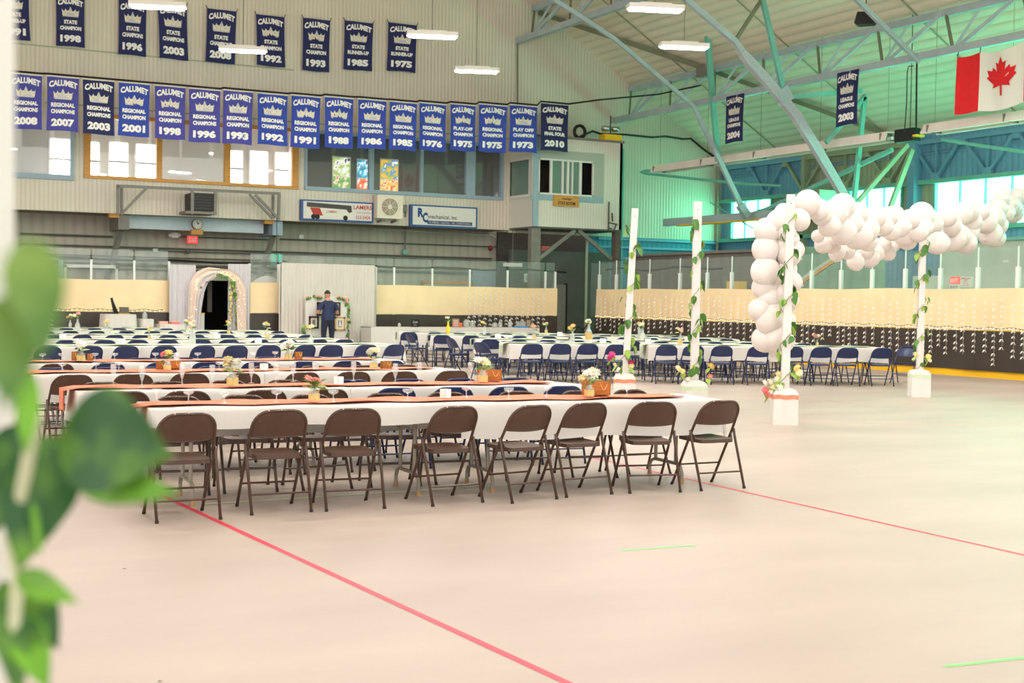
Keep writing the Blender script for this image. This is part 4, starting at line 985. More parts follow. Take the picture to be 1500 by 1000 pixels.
def cloth_mb(fr_, bk, lf, rt, seed):
    rd = random.Random(seed); p1, p2, p3 = [rd.uniform(0, 6) for _ in range(3)]
    X0, X1, Y0, Y1 = -lf, TL+rt, -fr_, TD+bk
    def cuts(lo, L_, hi, n):
        out = [-lo*k/6 for k in range(6, 1, -1)]+[-lo/6, -.012, 0.0] if lo > .02 else [0.0]
        out += [L_*k/n for k in range(1, n)]+[L_]
        return out+([L_+.012]+[L_+hi*k/6 for k in range(1, 7)] if hi > .02 else [])
    SX, SU = cuts(lf, TL, rt, 30), cuts(fr_, TD, bk, 8); nx, ny = len(SX)-1, len(SU)-1
    def f(a, b):
        s = SX[round(a*nx)]; u = SU[round(b*ny)]
        dx = max(0, -s, s-TL); dy = max(0, -u, u-TD)
        x = min(max(s, 0), TL); y = min(max(u, 0), TD)
        sx = -1 if s < 0 else 1; sy_ = -1 if u < 0 else 1
        d = max(dx, dy)+.3*min(dx, dy)
        rip = .5+.5*math.sin((s if dy >= dx else u)*7+p1)*math.sin((s+u)*3.1+p2)
        off = (.006+.055*rip*min(1, d/.3)) if d > 0 else 0
        if dx > 0: x += sx*off*(1 if dx >= dy else .6)
        if dy > 0: y += sy_*off*(1 if dy >= dx else .6)
        return (x, y, TZ+.006-d*.985+(.004*math.sin(s*9+p3)*math.sin(u*8) if d == 0 else .012*math.sin(s*5+p1)))
    return MB().grid(nx, ny, f)
def runner_mb(L, seed, lf=.22, rt=-.25, wd=.48):
    rd = random.Random(seed); q_ = [rd.uniform(0, 6) for _ in range(5)]; tot = lf+L+rt; n = int(tot/.06)
    def f(a, b):
        s = -lf+tot*a
        half = wd/2*(.86+.14*math.sin(s*2.3+q_[0])*math.sin(s*.9+q_[1]))
        cy = .02*math.sin(s*1.4+q_[2]); y = cy+(b*2-1)*half
        z = .010+.006*math.sin(y*60+s*3+q_[3])+.004*math.sin(s*9+y*24+q_[4])
        if s < 0: return (-.095-.015*math.sin(y*20), y, z+s+.02)
        if s > L: return (L+.075, y, z-(s-L))
        return (s, y, z)
    return MB().grid(n, 8, f)
ROWS = {}
def row(key, px, py, ang, n, rname, runner, near, far, drops=None, near_off=None, rl=.22):
    a = R(ang); ux, uy = math.cos(a), math.sin(a); ROWS[key] = (px, py, a, n)
    def W(u, v): return (px+ux*u-uy*v, py+uy*u+ux*v)
    half = ['left-hand', 'right-hand'] if n == 2 else (['only'] if n == 1 else ['left-hand', 'middle', 'right-hand'])
    for i in range(n):
        o = TPROTO if TFIRST[0] else copytree(TPROTO); TFIRST[0] = False
        x, y = W(i*(TL+.005), 0); o.location = (x, y, 0); o.rotation_euler = (0, 0, a)
        o['label'] = 'grey folding table, %s one of %s' % (half[i], rname); o['group'] = 'folding tables'
        dr = drops[i] if drops else (.30, .30)
        c = cloth_mb(dr[0], dr[1], .28 if i == 0 else .0, .28 if i == n-1 else .0, hash(key) % 97 + i if False else len(ROWS)*7+i).build('tablecloth', m_cloth, None, True)
        c.location = (x, y, .0005*i); c.rotation_euler = (0, 0, a)
        tag(c, 'white cloth on the %s table of %s' % (half[i], rname), 'tablecloth', 'white tablecloths')
    if runner:
        rn = runner_mb(n*TL, len(ROWS), rl).build('table_runner', runner, None, True)
        x, y = W(0, TD/2); rn.location = (x, y, TZ+.0125); rn.rotation_euler = (0, 0, a)
        tag(rn, '%s cloth runner along %s' % ('coral' if runner is m_coral else 'pale green', rname), 'runner', 'table runners')
    for side, spec in (('near', near), ('far', far)):
        if not spec: continue
        m_ = len(spec)
        for i, cn in enumerate(spec):
            if cn == '.': continue
            colour = 'brown' if cn == 'b' else 'blue'
            u = (i+.5)*n*TL/m_ + random.uniform(-.05, .05); v = (near_off if near_off is not None else -.08)+random.uniform(-.05, .04)
            ja = random.uniform(-.12, .12)
            if side == 'far': v = TD-v; x, y = W(u, v); rz = a+math.pi+ja
            else: x, y = W(u, v); rz = a+ja
            chair(x, y, rz, colour, '%s folding chair, %s from left, %s side of %s' % (colour, ORD[i], side, rname), 'folding chairs at %s' % rname)
    return W
N1 = 'the nearest coral table row'; N2 = 'the second coral table row'; N3 = 'the third coral table row'; N4 = 'the fourth coral table row'
W1 = row('L1', 2.3, 10.06, -4.5, 2, N1, m_coral, None, 'bbbbbbbb', [(.15, .29), (.30, .2)])
feet = [((2.2, 9.44), (2.64, 9.44)), ((2.91, 9.53), (3.34, 9.52)), ((3.46, 9.5), (3.91, 9.46)), ((4.29, 9.42), (4.74, 9.46)), ((4.92, 9.32), (5.38, 9.4)), ((5.49, 9.44), (5.93, 9.47)), ((6.11, 9.45), (6.53, 9.36)), ((6.75, 9.35), (7.2, 9.35))]
for i, ((x0, y0), (x1, y1)) in enumerate(feet):
    rz = math.atan2(y1-y0, x1-x0); cx, cy = (x0+x1)/2-math.sin(rz)*.245, (y0+y1)/2+math.cos(rz)*.245
    chair(cx, cy, rz, 'brown', 'brown folding chair, %s from left along the front of the nearest table' % ORD[i], 'brown chairs along the nearest table')
W2 = row('L2', 2.12, 12.05, -3.6, 2, N2, m_coral, 'bbbbuuuu', 'bbbbuuuu')
W3 = row('L3', 2.13, 14.65, -1.0, 2, N3, m_coral, 'bbbbbbbb', 'uuuubbbb')
W4 = row('L4', 2.4, 17.0, .5, 2, N4, m_coral, 'buuuuuuu', 'uuuuuuuu')
GN = ['the first left green table row', 'the second left green table row', 'the third left green table row', 'the fourth left green table row', 'the farthest left green table row']
for i, (x, y, an, nn_) in enumerate(((2.55, 22.35, 5.0, 3), (2.7, 25.2, 6.0, 3), (2.9, 28.4, 5.0, 3), (3.2, 31.4, 5.0, 3), (3.6, 34.2, 4.0, 2))):
    row('G%d' % i, x, y, an, nn_, GN[i], m_sage, 'u'*(4*nn_), 'u'*(4*nn_))
RN = ['the front right-hand table row', 'the second right-hand table row', 'the third right-hand table row', 'the farthest right-hand table row']
row('R1a', 12.32, 23.48, -13, 1, 'the short front right-hand table', m_sage, None, 'uuuu')
row('R1b', 14.98, 22.6, -23, 2, RN[0], m_sage, None, 'uuuuuuuu')
tops = [((781, 504), -15), ((823, 504), -14), ((863, 504.3), -13), ((904, 504.9), -13), ((978, 506), -22), ((1017, 506.5), -22), ((1059, 507.1), -23), ((1112, 507.9), -23), ((1163, 508.5), -23), ((1205, 509), -23), ((1244, 509.6), -23), ((1294, 510), -22)]
for i, ((px, py), an) in enumerate(tops):
    p = onZ(px, py, .757); rz = R(an); x, y = p.x-math.sin(rz)*.23, p.y+math.cos(rz)*.23
    chair(x, y, rz, 'blue', 'blue folding chair, %s from left along the front of the right-hand tables' % ORD[i], 'blue chairs along the front of the right-hand tables')
row('R2', 12.85, 26.1, -24, 3, RN[1], m_sage, 'uuuuuuuuuuuu', 'uuuuuuuuuuuu')
row('R3', 13.2, 29.2, -26, 3, RN[2], m_sage, 'uuuuuuuuuuuu', 'uuuuuuuuuuuu')
row('R4', 13.4, 31.6, -26, 3, RN[3], m_sage, 'uuuuuuuuuuuu', 'uuuuuuuuuuu.')
# chairs at the heads of the right-hand tables, and one by the post
for (px, py), an, lb in (((769, 497.5), 'R1a', 'blue folding chair at the head of the short front right-hand table'), ((705, 493.7), 'R2', 'blue folding chair at the head of the second right-hand table row'), ((643, 488), 'R3', 'blue folding chair at the head of the third right-hand table row')):
    x0, y0, a, n = ROWS[an]; u, v = -.36, .38
    chair(x0+math.cos(a)*u-math.sin(a)*v, y0+math.sin(a)*u+math.cos(a)*v, a-math.pi/2+.5, 'blue', lb, 'blue chairs at table heads')
p = onZ(1324, 561, 0); chair(p.x, p.y, R(115), 'blue', 'blue folding chair turned sideways beside the farther right post', 'blue chairs at table heads')

# ------------------------------------------------------------------ things on the tables
m_gls = glassy('drink_glass', (250, 250, 250), .2, .05, .16); m_jar = glassy('jar_glass', (226, 232, 226), .38, .05, .14)
m_burlap = mat('burlap', (222, 186, 120), .9, var=.15, vscale=40, bump=.4, bscale=120)
m_crate = mat('stained_wood', (176, 106, 38), .45, var=.3, vscale=6, stretch=(1, 1, 7))
m_leafg = mat('leaf_green', (92, 140, 58), .5, var=.2, vscale=8); m_leafp = mat('leaf_pale_green', (166, 192, 120), .55, var=.15, vscale=8)
BL = {}
for nm, c in (('cream', (250, 238, 190)), ('white', (250, 246, 232)), ('yellow', (248, 220, 130)), ('peach', (244, 200, 150)), ('pink', (232, 120, 116)), ('rose', (240, 176, 160)), ('magenta', (196, 50, 120))):
    BL[nm] = mat('petal_'+nm, c, .6, var=.06, vscale=20)
def bloom_mb(seed):
    rd = random.Random(seed); mb = MB()
    for ring, (n, el, r_, s) in enumerate(((9, -.25, 1.0, .62), (9, .15, .95, .6), (8, .55, .85, .55), (6, .95, .62, .5), (4, 1.3, .35, .42))):
        for k in range(n):
            a = 2*math.pi*(k+.5*ring)/n + rd.uniform(-.1, .1)
            d = Vector((math.cos(a)*math.cos(el), math.sin(a)*math.cos(el), math.sin(el))); t_ = Vector((-math.sin(a), math.cos(a), 0)); u = d.cross(t_)
            c = d*r_*.55
            mb.add([c-d*.35, c+t_*s*.42+d*.1, c+d*(r_*.5)+u*(-.12), c-t_*s*.42+d*.1, c+d*.16+u*.1], [(0, 1, 4), (1, 2, 4), (2, 3, 4), (3, 0, 4)])
    mb.ball((0, 0, .05), .5, 7, 5)
    return mb
BM = {c: [bloom_mb(k).mesh('bloom', BL[c], True) for k in range(2)] for c in BL}
def leaf_mb():
    pts = [(0, 0), (.30, .12), (.40, .40), (.26, .74), (0, 1.12), (-.26, .74), (-.40, .40), (-.30, .12)]
    mid = [(0, .14), (0, .42), (0, .76)]
    vs = [(x, y, .12*abs(x)-.16*y*y) for x, y in pts]+[(x, y, -.06-.16*y*y) for x, y in mid]
    return MB().add(vs, [(0, 1, 8), (1, 2, 9, 8), (2, 3, 10, 9), (3, 4, 10), (4, 5, 10), (5, 6, 9, 10), (6, 7, 8, 9), (7, 0, 8)])
LM = {'green': leaf_mb().mesh('leaf', m_leafg, True), 'pale': leaf_mb().mesh('leaf', m_leafp, True)}
def flowers(t, z, r, cols, leaves, seed, tall=1.0):
    rd = random.Random(seed); n = len(cols)
    for k, c in enumerate(cols):
        if n == 1: off, sz = (0, 0, r*.75), r
        else:
            a = 2*math.pi*k/n+rd.uniform(-.3, .3); rad = r*.55 if k else r*.1
            off = (rad*math.cos(a), rad*math.sin(a), r*(.55+.75*tall*rd.random())); sz = r*rd.uniform(.5, .68)
        inst(BM[c][k % 2], 'bloom', t, (off[0], off[1], z+off[2]), (rd.uniform(-.5, .5)+.35, rd.uniform(-.4, .4), rd.uniform(0, 6)), sz)
    for k in range(leaves):
        a = 2*math.pi*k/max(1, leaves)+rd.random(); inst(LM['green' if rd.random() < .6 else 'pale'], 'leaf', t, (r*.25*math.cos(a), r*.25*math.sin(a), z+r*rd.uniform(-.1, .5)), (rd.uniform(-.2, .9), rd.uniform(-.4, .4), a-math.pi/2), r*rd.uniform(.7, 1.0))
def surf(px, py):
    """where a table thing stands: on the runner where one lies, else on the cloth beside it (kept clear of the table's edge)"""
    P = onZ(px, py, .765); best = None
    for x0, y0, a, n in ROWS.values():
        u = (P.x-x0)*math.cos(a)+(P.y-y0)*math.sin(a); v = -(P.x-x0)*math.sin(a)+(P.y-y0)*math.cos(a)
        uc = min(max(u, .1), n*TL-.1); vc = min(max(v, .09), TD-.09); d = abs(u-uc)+abs(v-vc)
        if best is None or d < best[0]: best = (d, x0, y0, a, n, uc, vc)
    d, x0, y0, a, n, u, v = best
    if u < n*TL-.2 and abs(v-TD/2) > .25: v = TD/2+(.25 if abs(v-TD/2) < .27 else min(.31, abs(v-TD/2)))*(1 if v > TD/2 else -1)
    on = u < n*TL-.2 and abs(v-TD/2) < .30
    return Vector((x0+math.cos(a)*u-math.sin(a)*v, y0+math.sin(a)*u+math.cos(a)*v, .774 if on else .7525))
def jar(px, py, label, jh, fr_px, cols, leaves=5, kind='jar', z=.752, lean=0):
    """a jar or bottle of flowers standing on a table: px,py = its foot, jh = vessel height in pixels, fr_px = flower radius in pixels"""
    P = surf(px, py); s = ppm(P); h = jh/s; r = fr_px/s
    t = thing('flower_jar' if kind == 'jar' else 'flower_bottle', label, 'flowers', P, 0, 'table flowers')
    if kind == 'jar':
        w_ = h*.42
        MB().lathe([(w_*.9, 0), (w_, .04*h), (w_, .6*h), (w_*.6, .8*h), (w_*.55, h)], 12).build('jar', m_jar, t, True)
        MB().lathe([(w_*1.03, .02*h), (w_*1.05, .1*h), (w_*1.05, .55*h), (w_*1.02, .58*h)], 12).build('burlap_band', m_burlap, t, True)
        MB().tube([(w_*1.05, 0, h*.75), (w_*.5, -w_*.9, h*.72), (-.3*w_, -w_*.9, .7*h)], h*.03, 4).build('twine_bow', m_burlap, t)
    elif kind == 'yellow':
        w_ = h*.16; MB().lathe([(w_, 0), (w_*1.1, .05*h), (w_*1.1, .45*h), (w_*.5, .7*h), (w_*.5, h)], 10).build('bottle', m_yellow, t, True)
    else:
        w_ = h*.20
        MB().lathe([(w_, 0), (w_*1.05, .04*h), (w_*1.05, .5*h), (w_*.45, .72*h), (w_*.45, .97*h), (w_*.55, h)], 10).build('bottle', m_jar, t, True)
        if kind == 'wrap': MB().lathe([(w_*1.1, .02*h), (w_*1.12, .45*h)], 10).build('paper_band', m_burlap, t, True)
    MB().tube([(0, 0, h*.3), (0, 0, h+r*.4)], max(.004, h*.025), 4).build('stem', m_leafg, t)
    flowers(t, h, r, cols, leaves, int(px*3+py))
    return t
jar(400-0+60, 588.5, 'jar of one pink rose with pale greenery on the nearest table', 19, 17, ['pink', 'rose'], 10)
jar(863, 582, 'jar of cream hydrangea beside a wooden box on the nearest table', 17, 17, ['cream', 'white', 'cream', 'white', 'white'], 6)
jar(340.5, 566, 'jar with a single big cream bloom on the second table row', 20, 15, ['cream', 'white', 'cream', 'cream', 'white'], 5)
jar(707, 560.5, 'jar of cream flowers beside a wooden box on the second table row', 17, 14, ['cream', 'cream', 'white', 'cream'], 6)
jar(245, 543, 'jar of yellow bloom and pink bud between wooden boxes, third table row', 13, 11, ['cream', 'cream', 'pink', 'yellow'], 6)
jar(562, 543, 'jar of cream bloom and a wooden box, right end of third table row', 14, 12, ['cream', 'cream', 'white', 'cream'], 4)
jar(121, 530, 'jar of white blooms between wood blocks on the fourth table row', 14, 12, ['white', 'white', 'white'], 5)
jar(429, 528, 'jar of white flowers with greenery and a wood block on the fourth table row', 13, 12, ['white', 'cream', 'white', 'white'], 7)
BT = [(67, 506, 20, 10, ['cream', 'rose', 'yellow', 'pink'], 'bottle'), (114, 481, 11, 6, ['cream', 'yellow'], 'bottle'), (122, 485, 17, 7, ['rose', 'cream'], 'bottle'), (160, 490, 13, 6, ['rose', 'cream', 'yellow'], 'bottle'), (221, 497, 10, 6, ['yellow', 'cream'], 'wrap'),
      (282, 504, 23, 6, ['cream', 'cream'], 'bottle'), (275, 489, 13, 5, ['peach', 'cream'], 'bottle'), (340, 490, 11, 6, ['cream', 'yellow', 'cream'], 'wrap'), (391.5, 495.5, 14, 7, ['cream', 'white', 'yellow'], 'wrap'), (456, 503.5, 16, 8, ['peach', 'yellow', 'cream'], 'bottle'),
      (657, 488, 18, 5, ['cream', 'cream'], 'yellow'), (710, 492.5, 13, 5.5, ['peach', 'yellow'], 'bottle'), (787, 498.5, 13, 6, ['peach', 'peach', 'rose'], 'wrap'), (800, 488.5, 10, 5, ['cream', 'white'], 'wrap'), (848, 503.5, 17, 7, ['yellow', 'yellow', 'peach'], 'bottle'),
      (869, 499.5, 23, 6.5, ['cream', 'cream', 'white'], 'wrap'), (932, 489, 13, 5, ['yellow', 'peach'], 'bottle'), (949.5, 500.5, 18, 6, ['cream', 'white', 'cream'], 'bottle'), (1003.5, 505.5, 16, 7, ['rose', 'cream', 'rose'], 'wrap'), (1220, 509.5, 9, 7, ['rose', 'cream', 'rose', 'white'], 'wrap')]
rank = {x: i for i, x in enumerate(sorted(q_[0] for q_ in BT))}
for i, (px, py, jh, fr_, cols, kd) in enumerate(BT):
    cn = {'cream': 'cream', 'rose': 'blush', 'yellow': 'yellow', 'peach': 'peach', 'white': 'white', 'pink': 'pink'}[cols[0]]
    jar(px, py, '%s flowers in a %s on the green tables, %s from left' % (cn, {'bottle': 'slim glass bottle', 'wrap': 'wrapped bottle', 'yellow': 'yellow vase'}[kd], ORD[rank[px]]), jh, fr_, cols, 3, kd)
def crate(px, py, wpx, hpx, label, rz=0.0):
    P = surf(px, py); s = ppm(P); w_ = wpx/s; h = hpx/s; d = max(.05, w_*.5)
    t = thing('wooden_box', label, 'box', P, R(-8)+rz, 'stained wooden boxes')
    th = .009
    for a in ((-w_/2, w_/2, -d/2, -d/2+th), (-w_/2, w_/2, d/2-th, d/2), (-w_/2, -w_/2+th, -d/2, d/2), (w_/2-th, w_/2, -d/2, d/2)): MB().box(*a, 0, h).build('side_board', m_crate, t)
    MB().box(-w_/2, w_/2, -d/2, d/2, 0, th).build('base_board', m_crate, t)
    MB().tube([(w_*.2+.02*k*0, -d/2-.004, h*.85-.3*h*math.sin(k*math.pi/6)) if False else (w_*(.05+.3*k/6), -d/2-.006, h*.85-.45*h*math.sin(k*math.pi/6)) for k in range(7)], .004, 4).build('rope_handle', m_burlap, t)
    return t
for a in ((873, 579.5, 38, 20, 'stained wooden box behind the hydrangea jar on the nearest table'), (717, 558.5, 32, 16, 'stained wooden box behind the cream flower jar on the second table row'),
          (236, 542, 14, 11, 'left of two stained wooden boxes on the third table row'), (257, 541, 14, 10.5, 'right of two stained wooden boxes on the third table row'), (571, 541.5, 16, 11, 'stained wooden box at the right end of the third table row'),
          (109.5, 529, 9, 13, 'left wooden block beside the white blooms on the fourth table row'), (132, 529, 9, 10, 'right wooden block beside the white blooms on the fourth table row'), (441, 527.5, 11, 11, 'wooden block beside the white flowers on the fourth table row')):
    crate(*a)
COUPE = MB().lathe([(.030, 0), (.030, .003), (.005, .008), (.004, .052), (.012, .058), (.036, .068), (.042, .082), (.041, .095)], 14).mesh('coupe_glass', m_gls, True)
FLUTE = MB().lathe([(.030, 0), (.030, .003), (.005, .008), (.004, .05), (.010, .065), (.022, .10), (.027, .15), (.025, .195)], 14).mesh('flute_glass', m_gls, True)
MUG = MB().lathe([(.0, .004), (.034, .004), (.036, .0), (.040, .09), (.038, .09), (.033, .01)], 14).mesh('drinking_glass', m_gls, True)
def glass(px, py, me, nm, label, group):
    P = surf(px, py); o = bpy.data.objects.new(nm, me); COL.objects.link(o); o.location = P; tag(o, label, 'glass', group)
rowname = {1: 'nearest', 2: 'second', 3: 'third', 4: 'fourth'}
CO = {1: [(276, 591), (343, 598), (405, 590.5), (507, 595), (610, 591), (683, 583.5), (760.6, 588.5), (801, 582.5), (923, 583.5), (1001, 581) if False else (210, 589)], 3: [(93, 546), (149, 547.5), (174, 544), (281, 543), (335, 546)], 4: [(70, 532), (92, 530), (151, 532), (168, 529), (230, 529), (292, 528.5), (371, 527), (403, 526)]}
for rw, ls in CO.items():
    for i, (px, py) in enumerate(sorted(ls)): glass(px, py, COUPE, 'coupe_glass', 'clear coupe glass, %s from left on the %s coral table row' % (ORD[i], rowname[rw]), 'coupe glasses')
FL = [(166, 566), (217, 572), (266.6, 565), (317, 569), (368, 562.5), (404, 562), (428.6, 560), (517, 559), (579, 563), (614, 560.5), (689, 560)]
for i, (px, py) in enumerate(FL): glass(px, py, FLUTE, 'flute_glass', 'tall clear flute glass, %s from left on the second coral-runner table row' % ORD[i], 'flute glasses')
for px, py, lb in ((476, 544, 'short drinking glass on the third coral-runner table row'), (268, 530, 'short drinking glass on the fourth coral-runner table row'),):
    glass(px, py, MUG, 'drinking_glass', lb, 'short glasses')
m_wax = mat('frosted_white', (245, 243, 238), .5)
for px, py, lb in ((652.5, 583.5, 'white square candle holder on the nearest table'), (496, 563.5, 'white square candle holder on the second table row'), (389.5, 543, 'white square candle holder on the third table row')):
    P = surf(px, py); t = thing('candle_holder', lb, 'candle holder', P, R(20), 'square candle holders')
    w_ = .033
    for a in ((-w_, w_, -w_, -w_+.004), (-w_, w_, w_-.004, w_), (-w_, -w_+.004, -w_, w_), (w_-.004, w_, -w_, w_)): MB().box(*a, 0, .07).build('side_pane', m_wax, t)
    MB().lathe([(0, .04), (.02, .04), (.02, .0)], 10).build('candle', m_cream, t)
for i, (px, py) in enumerate(((92, 496.2), (178, 504), (318, 495.5), (372, 502), (733, 498), (820, 492), (883, 502.5), (936, 502))):
    P = surf(px, py); t = thing('place_card', 'small white tent card on the green tables, %s from left' % ORD[i], 'card', P, R(-10), 'white tent cards')
    MB().add([(-.06, -.03, 0), (.06, -.03, 0), (.06, 0, .085), (-.06, 0, .085), (-.06, .03, 0), (.06, .03, 0)], [(0, 1, 2, 3), (3, 2, 5, 4)]).build('card', m_wax, t)
# ================================================================== posts, vines, balloons, tape, foreground
m_postw = mat('painted_white_post', (226, 220, 215), .5, var=.03, vscale=4)
m_wrap = mat('wrap_cloth', (222, 220, 213), .7, var=.03, bump=.3, bscale=6)
m_vleaf = mat('ivy_green', (78, 128, 52), .45, var=.3, vscale=12); m_vleaf2 = mat('ivy_light', (158, 190, 84), .45, var=.25, vscale=12); m_stem = mat('vine_stem', (128, 140, 84), .6)
VL = [leaf_mb().mesh('leaf', m_vleaf, True), leaf_mb().mesh('leaf', m_vleaf2, True)]
POSTH = 3.05
def post(P, lean, label, ribbon, fl, seed, side):
    rd = random.Random(seed)
    t = thing('vine_post', label, 'post', P, YAW*-1+rd.uniform(-.1, .1), 'white posts round the dance floor')
    w_ = .052
    mb = MB(); a = [(-w_, -w_), (w_, -w_), (w_, w_), (-w_, w_)]
    mb.add([(x, y, .1) for x, y in a]+[(x+lean, y, POSTH) for x, y in a], [(3, 2, 1, 0), (4, 5, 6, 7), (0, 1, 5, 4), (1, 2, 6, 5), (2, 3, 7, 6), (3, 0, 4, 7)]); mb.build('post', m_postw, t)
    MB().tube([(lean*.96, -w_-.002, POSTH-.12), (lean*.96, -w_+.004, POSTH-.12)], .008, 6).build('bolt', m_black, t)
    b = .165
    def box(a, c):
        an = 2*math.pi*a; cs, sn = math.cos(an), math.sin(an); k = 1/max(abs(cs), abs(sn)); top = max(0, c-.82)/.18
        r_ = b*k*(1-.62*top**1.5)*(1+.02*math.sin(an*5+c*3)); r_ = min(r_, b*1.40)
        return (cs*r_, sn*r_, .44*min(c/.86, 1)+top*.05)
    MB().grid(32, 10, box).build('wrapped_base', m_wrap, t)
    def rib(a, c):
        p = box(a, .72); q = 1.03; return (p[0]*q, p[1]*q, .37+(c-.5)*.055+.006*math.sin(a*40))
    MB().grid(32, 2, rib).build('ribbon', m_coral if ribbon == 'coral' else m_sage, t)
    # vine winding up the post
    path = []; n = 46
    for k in range(n):
        z = .5+(POSTH-.75)*k/(n-1); an = k*.62+seed; r_ = .075+.02*math.sin(k*1.9)
        path.append((lean*z/POSTH+r_*math.cos(an), r_*math.sin(an), z))
    MB().tube(path, .005, 4).build('stem', m_stem, t)
    for k in range(0, n, 2):
        p = path[k]; an = k*.62+seed
        for j in range(rd.choice((1, 2, 3))):
            inst(VL[0 if rd.random() < .62 else 1], 'leaf', t, (p[0]*1.0+.02*math.cos(an), p[1]+.02*math.sin(an), p[2]+rd.uniform(-.05, .05)), (rd.uniform(-1.9, -.9), rd.uniform(-.6, .6), an-math.pi/2+rd.uniform(-.8, .8)), rd.uniform(.09, .14))
    for k, (c, dx, dz) in enumerate(fl):
        inst(BM[c][k % 2], 'bloom', t, (dx, -.12, dz), (.9, 0, k), rd.uniform(.045, .065)); inst(VL[1], 'leaf', t, (dx*.9, -.1, dz-.03), (-.8, 0, k), .1)
    return t
P1, P2, P3, P4 = [onZ(*q) for q in ((914, 592), (1016, 606), (1148, 621), (1346, 581))]
post(P1, .12, 'leaning vine-wrapped white post with magenta flowers and a coral ribbon base', 'coral', [('magenta', -.2, .78), ('magenta', -.24, .72), ('cream', -.15, .62), ('magenta', .1, .66), ('cream', .1, .6), ('white', -.1, .55)], 1, 0)
post(P2, .0, 'vine-wrapped white post with a pale green ribbon and yellow lilies', 'sage', [('yellow', -.2, .62), ('cream', -.26, .66), ('yellow', .22, .7), ('rose', .2, .55), ('white', -.12, .5)], 2, 0)
post(P3, .03, 'vine-wrapped white post with balloons and a pink bouquet at its base', 'coral', [('pink', -.27, .46), ('pink', -.24, .4), ('white', -.2, .56), ('white', -.12, .6), ('cream', -.18, .5), ('yellow', .14, .76), ('cream', .17, .7), ('white', -.08, .5), ('white', -.27, .55), ('cream', -.1, .68)], 3, 0)
post(P4, .0, 'farthest vine-wrapped white post under the balloon garland', 'sage', [('yellow', .12, .72), ('cream', .14, .66), ('cream', -.1, .75)], 4, 0)
# balloons
m_ball = mat('white_balloon', (226, 217, 212), .32, var=.02, spec=.5); b_ = m_ball.node_tree.nodes['Principled BSDF']
b_.inputs['Subsurface Weight'].default_value = .0
BALL = MB().lathe([(1.0*math.sin(math.pi*k/14)*(1 if k > 6 else .93+.07*k/7), -1.08*math.cos(math.pi*k/14) if k < 7 else -math.cos(math.pi*k/14)) for k in range(15)], 20).lathe([(.0, -1.06), (.05, -1.1), (.09, -1.17), (.0, -1.16)], 8).mesh('balloon', m_ball, True)
pn = (P4-P3); pn = Vector((-pn.y, pn.x, 0))
o = onP(1250, 330, P3, pn)
gt = thing('balloon_garland', 'white balloon garland climbing the near right post and sagging across to the far one', 'balloons', P3)
og = Vector(gt.location)
arch = [(1183, 297, 16), (1204, 314, 13.5), (1198, 307, 14), (1234, 302, 16), (1222, 312, 17), (1215, 330, 14), (1255, 313, 14), (1246, 325, 15), (1235, 338, 17), (1258, 345, 17), (1268, 336, 17), (1275, 322, 12), (1283, 318, 13), (1292, 330, 14), (1270, 352, 13), (1300, 318, 13), (1310, 316, 13), (1306, 338, 12), (1320, 332, 12.5), (1325, 344, 14), (1332, 322, 13), (1350, 315, 16), (1343, 340, 13), (1362, 326, 15), (1353, 333, 12), (1366, 346, 14), (1374, 356, 14), (1329, 352, 12), (1387, 318, 12.5), (1392, 330, 14), (1398, 350, 14), (1405, 345, 14), (1408, 313, 14), (1417, 310, 14.5), (1420, 325, 15), (1418, 338, 14), (1414, 355, 14), (1438, 310, 10), (1443, 325, 14), (1450, 342, 15), (1453, 318, 15), (1462, 330, 12), (1460, 348, 11), (1468, 290, 10), (1472, 312, 12), (1482, 304, 12), (1462, 305, 12), (1478, 300, 13), (1485, 312, 12), (1491, 288, 11), (1500, 294, 11), (1512, 285, 12), (1525, 280, 13), (1538, 272, 12), (1550, 268, 12), (1560, 258, 11), (1572, 254, 11)]
small = [(1198, 346, 8), (1206, 358, 11), (1214, 352, 9), (1220, 360, 10), (1226, 370, 10.5), (1240, 368, 10), (1246, 360, 9), (1253, 383, 11), (1262, 372, 9), (1268, 366, 11), (1276, 378, 11), (1284, 370, 10), (1300, 370, 10), (1294, 358, 10), (1309, 358, 9)]
colm = [(1140, 325, 15), (1148, 312, 12), (1170, 322, 14), (1123, 338, 16), (1132, 337, 13), (1151, 340, 13), (1122, 365, 17.5), (1145, 360, 14), (1155, 374, 14), (1158, 350, 11), (1164, 366, 12), (1121, 397, 18), (1138, 405, 13), (1150, 392, 14), (1157, 412, 14), (1118, 421, 14.5), (1135, 425, 14), (1150, 430, 14), (1127, 437, 15), (1148, 445, 15), (1112, 454, 14), (1130, 455, 15), (1145, 462, 13), (1127, 469, 17.5), (1148, 478, 12), (1120, 497, 16), (1138, 495, 16), (1150, 500, 12), (1140, 510, 12), (1160, 440, 9), (1155, 468, 9)]
rd = random.Random(5)
def bal(px, py, rp, base, n, jit):
    P = onP(px, py, base, n); d = (P-C_).normalized(); P = P+d*jit
    r_ = rp*1.2/ppm(P)
    e = inst(BALL, 'balloon', gt, P-og, (rd.uniform(-1.2, 1.2), rd.uniform(-1, 1), rd.uniform(0, 6)), (r_, r_, r_*1.03)); return e
for i, q in enumerate(arch):
    near = abs(q[0]-1348) < 31
    bal(*q, P3, pn, (.42 if i % 2 else -.42) if near else .16*math.sin(i*2.4)-.05)
for i, q in enumerate(small): bal(*q, P3+Vector((0, .5, 0)), pn, .25+.15*math.sin(i*1.9))
cn_ = Vector((math.sin(YAW), math.cos(YAW), 0))
for i, q in enumerate(colm): bal(*q, P3, cn_, .40+.06*math.sin(i*2.1))
